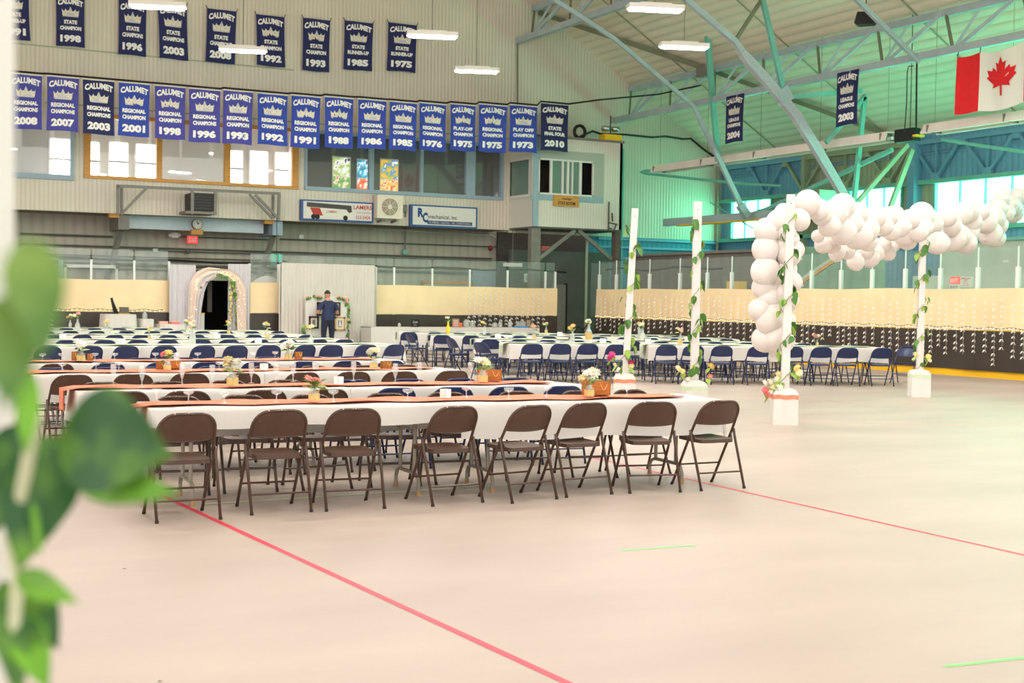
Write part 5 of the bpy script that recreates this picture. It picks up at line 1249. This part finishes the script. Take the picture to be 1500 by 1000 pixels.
gl = [onP(x, y, P3, pn)-og+Vector((0, .27, 0)) for x, y in ((1175, 300), (1200, 312), (1260, 335), (1345, 335), (1420, 330), (1480, 300), (1530, 284), (1575, 252))]
MB().tube([P3+cn_*.40+Vector((-.1, 0, .9))-og, P3+cn_*.35+Vector((-.1, 0, 2.8))-og]+gl, .01, 4).build('cord', m_white, gt)
ge = onP(1575, 252, P3, pn); MB().tube([ge-og, Vector((ge.x, ge.y, roofz(ge.x)-.02))-og], .006, 4).build('hanging_line', m_white, gt)

# ---- tape lines on the floor
m_tred = mat('red_tape', (226, 62, 82), .5); m_tpink = mat('faded_red_tape', (228, 168, 158), .6); m_tgreen = mat('green_tape', (128, 214, 120), .5); m_tfg = mat('faded_green_tape', (196, 212, 172), .6)
def tape(a, b, w_, m, label):
    p, q = onZ(*a), onZ(*b); d = (q-p); n = Vector((-d.y, d.x, 0)).normalized()*w_/2; k = 12
    mb = MB(); vs = []
    for i in range(k+1):
        c = p.lerp(q, i/k); j = 1+.06*math.sin(i*2.3); vs += [(*(c-n*j).xy, .0015), (*(c+n*j).xy, .0015)]
    mb.add(vs, [(2*i, 2*i+2, 2*i+3, 2*i+1) for i in range(k)])
    return solo('floor_tape', mb, m, label, 'tape', 'tape lines on the concrete', origin=(p.x, p.y, 0))
tape((236, 725), (1060, 1106), .045, m_tred, 'bright red tape line running from the first chair to the bottom edge')
tape((858, 668), (1900, 903), .04, m_tred, 'thin bright red tape line crossing the open floor to the right edge')
tape((1085, 616), (1900, 631), .05, m_tpink, 'faded red line passing the near post base')
tape((1090, 583.5), (1900, 607), .06, m_tpink, 'faded red line beyond the near post base')
tape((908, 806.5), (1020, 798.5), .03, m_tgreen, 'short green tape strip in mid floor')
tape((1384, 976), (1530, 960), .035, m_tgreen, 'green tape strip at the lower right corner')
tape((300, 738), (800, 706), .05, m_tfg, 'faded green line under the nearest chairs')
# leaf debris
for k, (px, py) in enumerate(((182, 833), (234, 998), (1128, 626))):
    p = onZ(px, py); e = solo('floor_scrap', MB().add([(p.x-.012, p.y, .002), (p.x, p.y-.008, .006), (p.x+.014, p.y+.003, .002), (p.x, p.y+.008, .004)], [(0, 1, 2), (0, 2, 3)]), m_brownp, ['tiny brown scrap on the floor left of centre', 'tiny brown scrap at the bottom edge', 'tiny dark scrap by the near post base'][k], 'scrap')

# ---- foreground post with a leafy vine
def at(px, py, d): return C_ + ray(px, py)*(d/FPX)
D0 = 1.15
c = at(20, 560, D0+.1); base = Vector((c.x, c.y, 0)) - _r0*.052 - Vector((math.sin(YAW), math.cos(YAW), 0))*.045
t = thing('vine_post', 'blurred white post with large green leaves at the left edge', 'post', base, -YAW, 'white posts round the dance floor')
MB().box(-.052, .052, -.045, .045, .1, POSTH).build('post', m_postw, t)
MB().box(-.165, .165, -.165, .165, 0, .42).build('wrapped_base', m_wrap, t)
MI = Matrix.Translation(-base); RZ = Matrix.Rotation(YAW, 4, 'Z')
def leafmat(name, c1, c2, sc):
    m = mat(name, c1, .4, var=.2, vscale=sc); rp = [n_ for n_ in m.node_tree.nodes if n_.type == 'VALTORGB'][0].color_ramp
    rp.elements[0].position = .46; rp.elements[0].color = (*lin(c1), 1); rp.elements[1].position = .74; rp.elements[1].color = (*lin(c2), 1); return m
m_fl1 = leafmat('big_leaf_green', (36, 84, 34), (112, 160, 50), 16); m_fl2 = mat('big_leaf_lime', (104, 160, 44), .45, var=.25, vscale=30); m_fl3 = leafmat('big_leaf_soft', (78, 118, 54), (150, 176, 84), 9)
def fgleaf(base_px, tip_px, w_px, d0, d1, m, curl=.12, bend=0.0):
    a, b = at(*base_px, d0), at(*tip_px, d1); ax = b-a; L = ax.length; ax.normalize()
    toc = (C_-(a+b)/2).normalized(); sd = ax.cross(toc).normalized(); nn = sd.cross(ax).normalized()
    wd = w_px/FPX*(d0+d1)/2; mb = MB()
    def f(u, v):
        wv = math.sin(math.pi*min(1, u**.72))*(1-.12*u)*.5*wd+.0004
        y = (v*2-1)
        return tuple(RZ @ (MI @ (a+ax*(L*u)+sd*(y*wv+bend*L*math.sin(math.pi*u)*.25)+nn*(curl*wd*(abs(y)**1.3)*.5-curl*L*u*u*.4+.01*L*math.sin(u*14)*abs(y)))))
    return mb.grid(14, 8, f).build('leaf', m, t, True)
fgleaf((92, 648), (252, 668), 165, 1.12, 1.06, m_fl1, .12, -.22)
fgleaf((110, 700), (258, 722), 62, 1.14, 1.05, m_fl2, .12)
fgleaf((84, 640), (28, 835), 118, 1.16, 1.10, m_fl1, .15, .1)
fgleaf((30, 620), (-25, 800), 90, 1.2, 1.16, m_fl1, .15)
fgleaf((40, 350), (68, 520), 92, .70, .66, m_fl3, .1)
fgleaf((20, 430), (10, 600), 95, .70, .66, m_fl3, .1)
fgleaf((42, 545), (38, 665), 36, 1.05, 1.0, m_fl2, .1)
fgleaf((28, 842), (108, 880), 44, 1.12, 1.06, m_fl2, .2)
fgleaf((30, 862), (85, 950), 72, 1.15, 1.12, m_fl1, .2)
fgleaf((25, 900), (70, 1010), 60, 1.14, 1.1, m_fl2, .2)
fgleaf((5, 850), (30, 1030), 55, 1.14, 1.1, m_fl1, .2)
fgleaf((48, 735), (60, 815), 10, 1.12, 1.1, m_fl2, .1)
MB().tube([RZ @ (MI @ at(*q)) for q in ((52, 610, 1.1), (38, 690, 1.12), (16, 790, 1.14), (26, 850, 1.13), (18, 960, 1.13), (22, 1030, 1.13))], .006, 6).build('stem', mat('pale_stem', (198, 200, 164), .6), t)
# ================================================================== decorations along the back boards
m_tulle = mat('tulle_white', (206, 202, 206), .8, var=.03); m_drape = mat('blush_drape', (228, 208, 194), .8, var=.04); m_bdrop = mat('backdrop_cloth', (208, 202, 192), .8, var=.03, vscale=2)
def curtain(name, px0, px1, y0, y1, Y, m, label, pleat=.05, n=8, taper=0.0, nx=48):
    a = onY(px0, y1, Y); b = onY(px1, y0, Y); w_ = b.x-a.x; z1 = b.z; z0 = max(0.02, a.z)
    def f(u, v):
        x = a.x+w_*u+taper*(1-v)*w_*(.5-u)
        return (x, Y+pleat*math.sin(u*n*2*math.pi)*(.4+.6*(1-v)), z0+(z1-z0)*v)
    return solo(name, MB().grid(nx, 8, f), m, label, 'curtain', 'white drapes', True)
curtain('curtain', 247.5, 287, 388, 520, YB-.25, m_tulle, 'sheer white curtain left of the draped arch', .04, 5)
curtain('curtain', 333, 366, 387, 520, YB-.25, m_tulle, 'sheer white curtain right of the draped arch', .04, 5)
# doorway
d = struct('door_2', label='dark doorway under the draped arch')
zt2 = onY(325, 411, YB).z
slab('dark_room', DX0-.3, DX1+.4, YB+2.2, YB+2.3, 0, 2.3, m_unlit, d); slab('room_side', DX0-.35, DX0-.25, YB+.2, YB+2.3, 0, 2.3, m_unlit, d); slab('room_side', DX1+.35, DX1+.45, YB+.2, YB+2.3, 0, 2.3, m_unlit, d)  # walls coloured black so the room beyond reads as unlit
slab('room_ceiling', DX0-.3, DX1+.4, YB+.2, YB+2.3, 2.2, 2.3, m_unlit, d)
slab('lintel', DX0-.1, DX1+.1, YB, YB+.15, zt2, zt2+.35, m_pgreen, d)
slab('jamb', DX1-.1, DX1+.05, YB+.2, YB+.5, 0, zt2, m_grey, d)
slab('hanging_panel', onY(304, 440, YB+1).x, onY(310.5, 440, YB+1).x, YB+1, YB+1.05, onY(307, 457, YB+1).z, onY(307, 412, YB+1).z, m_grey, d)
# the arch
t = thing('draped_arch', 'flower arch draped in blush cloth and fairy lights round the dark doorway', 'arch', (onY(322, 470, YB-.35).x, YB-.35, 0)); o = Vector(t.location)
def A(px, py, Y=YB-.35): return onY(px, py, Y)-o
def swag(pts, w0, m, nm, ph=0.0):
    """cloth ribbon hanging along a path of (px, py, half width px)"""
    P_ = [A(x, y) for x, y, _ in pts]; Wd = [w_/ppm(o) for _, _, w_ in pts]; n = len(P_)-1
    def f(u, v):
        k = min(n-1, int(u*n)); q_ = u*n-k; p = P_[k].lerp(P_[k+1], q_); w_ = Wd[k]*(1-q_)+Wd[k+1]*q_
        dd = (P_[k+1]-P_[k]).normalized(); sd = Vector((dd.z, 0, -dd.x))
        return tuple(p+sd*(v*2-1)*w_+Vector((0, -.05*math.sin(v*16+ph+u*3)-.03, 0)))
    return MB().grid(n*4, 12, f).build(nm, m, t, True)
def dense(pts, k=4):
    out = []
    for i in range(len(pts)-1):
        for j in range(k): out.append(tuple(pts[i][q_]+(pts[i+1][q_]-pts[i][q_])*j/k for q_ in range(3)))
    return out+[pts[-1]]
left = [(322, 398, 5), (306, 399, 8), (294, 406, 10), (286, 418, 9), (283, 440, 7), (281, 470, 6), (280, 512, 7)]
right = [(322, 398, 5), (336, 402, 7), (346, 411, 8), (352, 425, 8), (353, 450, 8), (354, 480, 8), (355, 512, 8)]
swag(dense(left), 0, m_drape, 'drape', 0); swag(dense(right), 0, m_drape, 'drape', 2)
swag(dense([(322, 397, 3), (310, 403, 5), (299, 409, 6), (293, 425, 6), (290, 450, 5), (288, 480, 5), (287, 512, 6)]), 0, m_tulle, 'drape', 1)
for nm, pp in (('pole', [(283, 515), (283, 430), (290, 411), (304, 401), (322, 397), (338, 402), (349, 414), (352, 432), (353, 515)]),): MB().tube([A(*q, YB-.3) for q in pp], .02, 5).build(nm, m_white, t)
rd = random.Random(11)
for k in range(90):
    u = rd.random()
    seg = [(318, 400), (332, 404), (341, 413), (345, 430), (345, 455), (344, 485)] if k % 3 else [(338, 418), (338, 440), (338, 470)]
    s = u*(len(seg)-1); i = min(len(seg)-2, int(s)); f_ = s-i
    px = seg[i][0]*(1-f_)+seg[i+1][0]*f_+rd.uniform(-1.4, 1.4); py = seg[i][1]*(1-f_)+seg[i+1][1]*f_+rd.uniform(-1, 1)
    inst(LM['green'] if k % 4 else LM['pale'], 'leaf', t, A(px, py, YB-.44), (rd.uniform(-1.8, -.6), rd.uniform(-.6, .6), rd.uniform(0, 6)), rd.uniform(.07, .11))
    if k % 3 == 0: inst(BM[rd.choice(('cream', 'yellow', 'yellow'))][0], 'bloom', t, A(px+rd.uniform(-1, 1), py, YB-.47), (1.2, 0, k), .035)
mb = MB()
for (path, n) in ((left, 34), (right, 34)):
    for k in range(n):
        s = rd.random()*(len(path)-1); i = min(len(path)-2, int(s)); f_ = s-i
        p = A(path[i][0]*(1-f_)+path[i+1][0]*f_+rd.uniform(-6, 6), path[i][1]*(1-f_)+path[i+1][1]*f_, YB-.46); mb.ball(p, .013, 5, 4)
b = mb.build('fairy_lights', m_bulb, t); b['kind'] = 'stuff'
# round lid behind the paper beside the arch
t = thing('round_table_top', 'pale round table top leaning behind the short kraft paper strip', 'table top', (onY(391, 425, YB+.3).x, YB+.3, 0))
MB().prism([(.62*math.cos(k*math.pi/12), .62*math.sin(k*math.pi/12)+1.62) for k in range(24)], (0, .04, 0), (1, 0, 0), (0, 0, 1), .05).build('disc', m_white, t)
MB().box(-.03, .03, 0, .06, 0, 1.05).build('leg', m_grey, t)
# white backdrop
bd = curtain('backdrop', 411, 549.5, 388.5, 530, YB-.5, m_bdrop, 'tall off-white pleated backdrop behind the man', .025, 26, 0, 160)
t = thing('backdrop_stand', 'thin white pipe stand holding the backdrop', 'stand', (onY(480, 500, YB-.45).x, YB-.42, 0)); x0, x1 = onY(410, 400, YB-.42).x-t.location.x, onY(550.5, 400, YB-.42).x-t.location.x
zz = onY(480, 389, YB-.42).z
for x in (x0, x1): MB().tube([(x, 0, 0), (x, 0, zz)], .02, 6).build('pole', m_white, t)
MB().tube([(x0, 0, zz), (x1, 0, zz+.0)], .015, 6).build('cross_bar', m_white, t)
for x in (x0, x1): MB().box(x-.25, x+.25, -.2, .2, 0, .012).build('foot_plate', m_white, t)
# photo board with garland and frames
PY = YB-.75
a = onY(447, 505, PY); b = onY(509, 434, PY); w_ = b.x-a.x; z0, z1 = .35, b.z
t = thing('photo_board', 'white display board edged with a leafy garland, in front of the backdrop', 'board', ((a.x+b.x)/2, PY, 0))
MB().box(-w_/2, w_/2, 0, .03, z0, z1).build('board', m_white, t)
for s in (-1, 1): MB().bar((s*w_*.35, .02, z0+.3), (s*w_*.4, .12, 0), .04, .04).build('leg', m_wood, t)
MB().box(-w_/2+.1, w_/2-.1, -.006, 0, (z0+z1)/2+.28, (z0+z1)/2+.29).build('string', m_cream, t)
rd = random.Random(4); o = Vector(t.location)
gp = [(448, 435), (462, 433), (470, 434), (495, 434), (508, 437), (510, 450), (511, 470), (511, 485), (508, 497), (498, 499), (449, 493), (444, 485), (446, 475)]
for k in range(170):
    s = rd.random()*(len(gp)-1); i = min(len(gp)-2, int(s)); f_ = s-i
    if i in (2, 9) and rd.random() < .75: continue
    px, py = gp[i][0]*(1-f_)+gp[i+1][0]*f_, gp[i][1]*(1-f_)+gp[i+1][1]*f_
    inst(LM['green' if rd.random() < .6 else 'pale'], 'leaf', t, onY(px+rd.uniform(-1.3, 1.3), py+rd.uniform(-1.2, 1.2), PY-.04)-o, (rd.uniform(-1.9, -.8), rd.uniform(-.7, .7), rd.uniform(0, 6)), rd.uniform(.09, .14))
    if k % 9 == 0: inst(BM['rose'][0], 'bloom', t, onY(px, py, PY-.07)-o, (1.3, 0, 0), .045)
m_photo = mat('photo_print', (140, 138, 138), .5, var=.5, vscale=7); m_fgold = mat('gold_frame', (206, 164, 108), .4); m_fdark = mat('dark_frame', (66, 50, 40), .4)
for i, (x0, x1, y0, y1, mm, lb) in enumerate(((452.5, 466.5, 463, 481, m_fdark, 'dark framed photo at lower left of the display board'), (490, 505.5, 464, 484, m_fgold, 'gold framed photo at lower right of the display board'), (464, 475, 442.5, 462, m_fdark, 'dark framed photo behind the man on his left'), (489, 498.5, 442.5, 462, m_fdark, 'dark framed photo behind the man on his right'))):
    a = onY(x0, y1, PY-.03); b = onY(x1, y0, PY-.03); W = b.x-a.x; H = b.z-a.z
    f = thing('framed_photo', lb, 'picture', ((a.x+b.x)/2, PY-.03, a.z), 0, 'framed photos on the display board')
    for (c0, c1, d0, d1) in ((-W/2, W/2, 0, .05), (-W/2, W/2, H-.05, H), (-W/2, -W/2+.05, 0, H), (W/2-.05, W/2, 0, H)): MB().box(c0, c1, -.03, .02, d0, d1).build('frame_bar', mm, f)
    MB().box(-W/2+.05, W/2-.05, -.01, .0, .05, H-.05).build('mat_board', m_cream, f)
    MB().box(-W/2+.1, W/2-.1, -.016, -.01, .1, H-.1).build('photo', m_photo, f)
    if i == 1: MB().add([(-.06, -.02, .13), (.06, -.02, .13), (.025, -.02, .24), (.02, -.02, .31), (-.02, -.02, .31), (-.025, -.02, .24)], [(0, 1, 2, 3, 4, 5)]).build('figure_print', m_white, f)
# pleated cake table, easel and long dessert table
def skirt_table(name, cx, cy, rx, ry, h, label, n=40):
    t = thing(name, label, 'table', (cx, cy, 0))
    def f(u, v):
        an = 2*math.pi*u; k = 1+.05*math.sin(an*n/2)*(1-v)+.10*(1-v); c_, s_ = math.cos(an), math.sin(an)
        e = 4.0; q_ = (abs(c_)**e+abs(s_)**e)**(-1/e)
        return (rx*c_*q_*k, ry*s_*q_*k, .02+(h-.02)*v)
    MB().grid(n*3, 4, f).build('skirt', m_cloth, t, True)
    mb = MB(); vs = [f(k/48, 1) for k in range(48)]; mb.add([(x, y, h) for x, y, z in vs], [tuple(range(48))]); mb.build('top_cloth', m_cloth, t)
    MB().tube([(0, 0, 0), (0, 0, h-.01)], .04, 6).build('pedestal', m_tleg, t)
    return t
cp = onZ(175, 461, 1.02); CY = YB-1.6
cx = onY(173, 470, CY).x; hz = onY(173, 460, CY).z
skirt_table('cake_table', cx, CY, .46, .40, hz, 'tall white skirted table with a black easel on it')
t = thing('table_easel', 'small black easel standing on the tall white table', 'easel', (onY(168, 458, CY).x, CY, hz+.032))
MB().bar((0, 0, 0), (-.09, .0, .42), .05, .06).build('leg', m_black, t); MB().bar((.1, .1, 0), (-.05, .05, .34), .03, .03).build('leg', m_black, t); MB().bar((.02, -.1, 0), (-.04, 0, .3), .03, .03).build('leg', m_black, t)
t = thing('chalk_card', 'small dark chalk card on the tall white table', 'card', (onY(181, 458, CY).x, CY-.05, hz)); MB().box(-.13, .13, -.01, .01, .03, .2).build('panel', m_dkgrey, t); MB().box(-.15, .15, -.03, .03, 0, .03).build('stand', m_wood, t)
cx2 = onY(214, 475, CY).x; h2 = onY(203, 467, CY).z
skirt_table('side_table', cx2, CY+.1, .2, .3, h2, 'lower white skirted table beside the easel table')
cx3 = onY(251, 480, CY).x; h3 = onY(238, 474.5, CY).z
skirt_table('dessert_table', cx3, CY+.1, .4, .35, h3, 'low long white dessert table with lights in front of the curtain')
for k, (px, nm, lb) in enumerate(((212, 'glass_jar', 'clear glass jar on the dessert table'), (239, 'pink_box', 'small pink box on the dessert table'), (256, 'pink_box', 'small coral box on the dessert table'))):
    p = (onY(px, 470, CY).x, CY, h2 if px < 215 else h3)
    t = thing(nm, lb, 'jar' if k == 0 else 'box', p)
    if k == 0: MB().lathe([(.06, 0), (.07, .02), (.07, .14), (.03, .18), (.035, .24)], 10).build('jar', m_jar, t, True)
    else: MB().box(-.12, .12, -.08, .08, 0, .07).build('box', BL['pink'] if k == 2 else BL['rose'], t); MB().box(-.125, .125, -.085, .085, .06, .08).build('lid', BL['rose'], t)
# drinks table
DY = YB-1.3
xa_, xb_ = onY(536, 490, DY).x, onY(781, 490, DY).x; hd = onY(650, 479, DY).z
t = thing('drinks_table', 'long white clothed drinks table along the back boards', 'table', ((xa_+xb_)/2, DY, 0)); L = (xb_-xa_)/2
def f(u, v):
    x = -L+2*L*u; return (x, -.42-.03*math.sin(x*5)*(1-v), .03+(hd-.03)*v)
mb = MB().grid(60, 4, f); mb.box(-L, L, -.42, .42, hd-.02, hd); mb.add([(-L, -.42, .03), (-L, .42, .03), (-L, .42, hd), (-L, -.42, hd)], [(0, 1, 2, 3)]); mb.add([(L, -.42, .03), (L, .42, .03), (L, .42, hd), (L, -.42, hd)], [(3, 2, 1, 0)])
mb.build('tablecloth', m_cloth, t); MB().box(-L+.1, L-.1, -.3, .3, hd-.06, hd-.03).build('tabletop', m_ttop, t)
for x in (-L+.3, 0, L-.3): MB().box(x-.02, x+.02, -.02, .02, 0, hd-.05).build('leg', m_tleg, t)
def dx(px): return onY(px, 475, DY).x
s_ = ppm((dx(650), DY, 1))
t = thing('chalk_sign', 'small chalkboard sign lettered in white script on the drinks table', 'sign', (dx(608), DY, hd)); MB().box(-.14, .14, -.012, .012, 0, .24).build('board', m_black, t)
text_mb('Cash', .075, .17, 0, 0, -.016, 0, .12).build('lettering', m_white, t); text_mb('only', .04, .1, 0, 0, -.016, 0, .04).build('lettering', m_white, t)
for px, hh, ww, mm, lb, cat in ((667.5, .27, .24, mat('rose_sign', (176, 126, 110), .6), 'brownish pink sign board on the drinks table', 'sign'), (774, .28, .2, mat('brown_sign', (110, 78, 62), .6), 'dark brown lettered sign at the right end of the drinks table', 'sign')):
    t = thing('sign_board', lb, cat, (dx(px), DY, hd)); MB().box(-ww/2, ww/2, -.012, .012, 0, hh).build('board', mm, t)
    for k in range(4): MB().box(-ww*.34, ww*.34, -.016, -.012, hh*(.2+.18*k), hh*(.26+.18*k)).build('text_line', m_cream, t)
for px, hh, ww, lb in ((585, .13, .1, 'glass globe jar at the left of the drinks table'), (683, .26, .2, 'tall glass dispenser on the drinks table, left'), (692, .22, .18, 'second glass dispenser on the drinks table'), (725, .16, .2, 'cluster jar in the middle of the drinks table'), (733, .2, .14, 'glass jar with lid in the middle of the drinks table'), (747, .26, .14, 'stemmed glass dispenser on the drinks table')):
    t = thing('glass_jar', lb, 'jar', (dx(px), DY, hd), 0, 'glass jars on the drinks table'); MB().lathe([(ww*.4, 0), (ww*.5, .02), (ww*.5, hh*.7), (ww*.3, hh*.85), (ww*.32, hh*.9)], 12).build('jar', m_jar, t, True); MB().lathe([(ww*.33, hh*.88), (ww*.34, hh*.94), (.0, hh)], 12).build('lid', m_chrome, t, True)
t = thing('blue_tray', 'blue tray with a glass tub on the drinks table', 'tray', (dx(761), DY-.1, hd)); MB().box(-.2, .2, -.12, .12, 0, .045).build('tray', mat('bright_blue', (40, 140, 214), .4), t); MB().box(-.13, .13, -.08, .08, .045, .2).build('tub', m_jar, t)
t = thing('orange_cup', 'orange paper cup beside the pink sign board', 'cup', (dx(674.5), DY, hd)); MB().lathe([(.0, 0), (.05, 0), (.065, .13), (.05, .14)], 10).build('cup', mat('orange_red', (232, 110, 84), .5), t, True)
t = thing('folded_stroller', 'folded black stroller frame in the corner gap of the boards', 'stroller', (onY(845, 485, 39.6).x, 39.6, 0))
for a, b in (((-.5, 0, .1), (.1, .1, .75)), ((.1, .1, .75), (.3, .1, .65)), ((-.2, .1, .05), (.45, .1, .8)), ((.45, .1, .8), (.6, .1, .62)), ((-.3, 0, .45), (.2, 0, .55)), ((.0, 0, .05), (.3, 0, .6))): MB().tube([a, b], .02, 6).build('frame_tube', m_black, t)
for x in (-.45, .1): MB().tube([(x+.1*math.cos(k*.628), 0, .115+.1*math.sin(k*.628)) for k in range(10)], .015, 5, True).build('wheel', m_black, t)

# ================================================================== the man
MY = YB-1.3
mx = onY(480.5, 470, MY).x
m_skin = mat('skin', (206, 150, 122), .5); m_shirt = mat('navy_shirt', (46, 54, 88), .8, var=.1, vscale=9); m_pants = mat('dark_trousers', (38, 42, 58), .8, var=.1, vscale=9); m_hair = mat('dark_cap', (52, 44, 40), .7); m_shoe = mat('dark_shoe', (30, 28, 28), .5)
t = thing('person', 'man in a navy t-shirt and dark trousers, seen from behind at the display board', 'person', (mx, MY, 0), R(2))
def skin(name, verts, edges, mats, zsplit, parent):
    me = bpy.data.meshes.new(name); me.from_pydata([v[:3] for v in verts], edges, []); ob = bpy.data.objects.new(name, me); COL.objects.link(ob)
    sm = ob.modifiers.new('skin', 'SKIN'); sm.use_smooth_shade = True
    sv = me.skin_vertices[0].data
    for i, v in enumerate(verts): sv[i].radius = (v[3], v[4] if len(v) > 4 else v[3])
    sv[0].use_root = True
    sb = ob.modifiers.new('sub', 'SUBSURF'); sb.levels = 2; sb.render_levels = 2
    bpy.context.view_layer.update()
    ev = ob.evaluated_get(bpy.context.evaluated_depsgraph_get()); m2 = bpy.data.meshes.new_from_object(ev)
    bpy.data.objects.remove(ob)
    for mm in mats: m2.materials.append(mm)
    for p in m2.polygons:
        p.use_smooth = True; p.material_index = zsplit(p.center)
    o2 = bpy.data.objects.new(name, m2); COL.objects.link(o2); o2.parent = parent; return o2
V = [(0, 0, .98, .18, .13), (0, .0, 1.14, .175, .13), (0, .0, 1.32, .205, .13), (0, .0, 1.46, .145, .095), (0, .02, 1.535, .07), (0, .05, 1.60, .062),
     (-.215, 0, 1.40, .075), (-.285, .0, 1.25, .062), (-.31, .04, 1.14, .05), (-.24, .2, 1.12, .038), (-.15, .3, 1.17, .03),
     (.215, 0, 1.40, .075), (.285, .0, 1.25, .062), (.31, .04, 1.14, .05), (.24, .2, 1.12, .038), (.15, .3, 1.17, .03),
     (-.115, 0, .84, .12, .12), (-.13, .02, .50, .088), (-.125, .0, .30, .068), (-.13, -.02, .09, .05), (-.145, .10, .045, .042), (-.155, .18, .035, .03),
     (.115, 0, .84, .12, .12), (.13, .02, .50, .088), (.125, .0, .30, .068), (.13, -.02, .09, .05), (.145, .10, .045, .042), (.155, .18, .035, .03)]
E_ = [(0, 1), (1, 2), (2, 3), (3, 4), (4, 5), (3, 6), (6, 7), (7, 8), (8, 9), (9, 10), (3, 11), (11, 12), (12, 13), (13, 14), (14, 15), (0, 16), (16, 17), (17, 18), (18, 19), (19, 20), (20, 21), (0, 22), (22, 23), (23, 24), (24, 25), (25, 26), (26, 27)]
def zone(c):
    if c.z < .085: return 3
    if c.z < 1.0 and abs(c.x) < .27 and c.y < .16: return 2
    if c.z > 1.50 and abs(c.x) < .09: return 0
    if abs(c.x) > .235 and c.z < 1.23: return 0
    if c.y > .17: return 0
    return 1
body = skin('body', V, E_, [m_skin, m_shirt, m_pants, m_shoe], zone, t)
# shirt hem standing a little proud of the trousers, and sleeves with a clear end
def hem(u, v):
    an = 2*math.pi*u; k = .012*math.sin(an*3+v*2); return ((.212+k-.012*v)*math.cos(an), (.152+k-.008*v)*math.sin(an), .925+.26*v)
MB().grid(28, 5, hem).build('shirt_hem', m_shirt, t, True)
for s in (-1, 1):
    def slv(u, v):
        an = 2*math.pi*u; c0 = Vector((s*.225, 0, 1.385)).lerp(Vector((s*.292, .0, 1.225)), v); r_ = .078-.002*v
        return (c0.x+r_*math.cos(an), c0.y+r_*math.sin(an), c0.z+.25*r_*math.cos(an)*s)
    MB().grid(14, 4, slv).build('sleeve', m_shirt, t, True)
# head bent forward: skull, ears, nose, beard, cap
hd_ = MB().ball((0, .075, 1.69), .106, 16, 12, (.80, .98, 1.16))
hd_.ball((-.082, .07, 1.675), .022, 6, 5, (.5, 1, 1.4)).ball((.082, .07, 1.675), .022, 6, 5, (.5, 1, 1.4)).ball((0, .178, 1.67), .018, 6, 5, (.8, 1, 1.3))
hd_.ball((-.03, .16, 1.70), .012, 6, 4).ball((.03, .16, 1.70), .012, 6, 4).build('head', m_skin, t, True)
MB().ball((0, .10, 1.625), .075, 12, 8, (.92, .95, .75)).build('beard', m_hair, t, True)
cp_ = MB()
def cap(u, v):
    an = 2*math.pi*u; el = math.pi/2*(1-v*1.0); return (.093*math.cos(an)*math.cos(el), .07+.113*math.sin(an)*math.cos(el), 1.715+.115*math.sin(el))
MB().grid(16, 6, cap).build('cap', m_hair, t, True)
for s in (-1, 1):
    hb = MB(); hb.ball((s*.14, .33, 1.19), .038, 8, 6, (.7, 1.1, .5))
    for k in range(4): hb.tube([(s*(.155-.016*k), .36, 1.195), (s*(.15-.016*k), .395+.006*(k in (1, 2)), 1.19), (s*(.145-.016*k), .41+.008*(k in (1, 2)), 1.175)], [.0085, .008, .006], 6)
    hb.tube([(s*.115, .325, 1.2), (s*.095, .35, 1.215), (s*.09, .375, 1.215)], [.01, .009, .007], 6)
    hb.build('hand', m_skin, t, True)
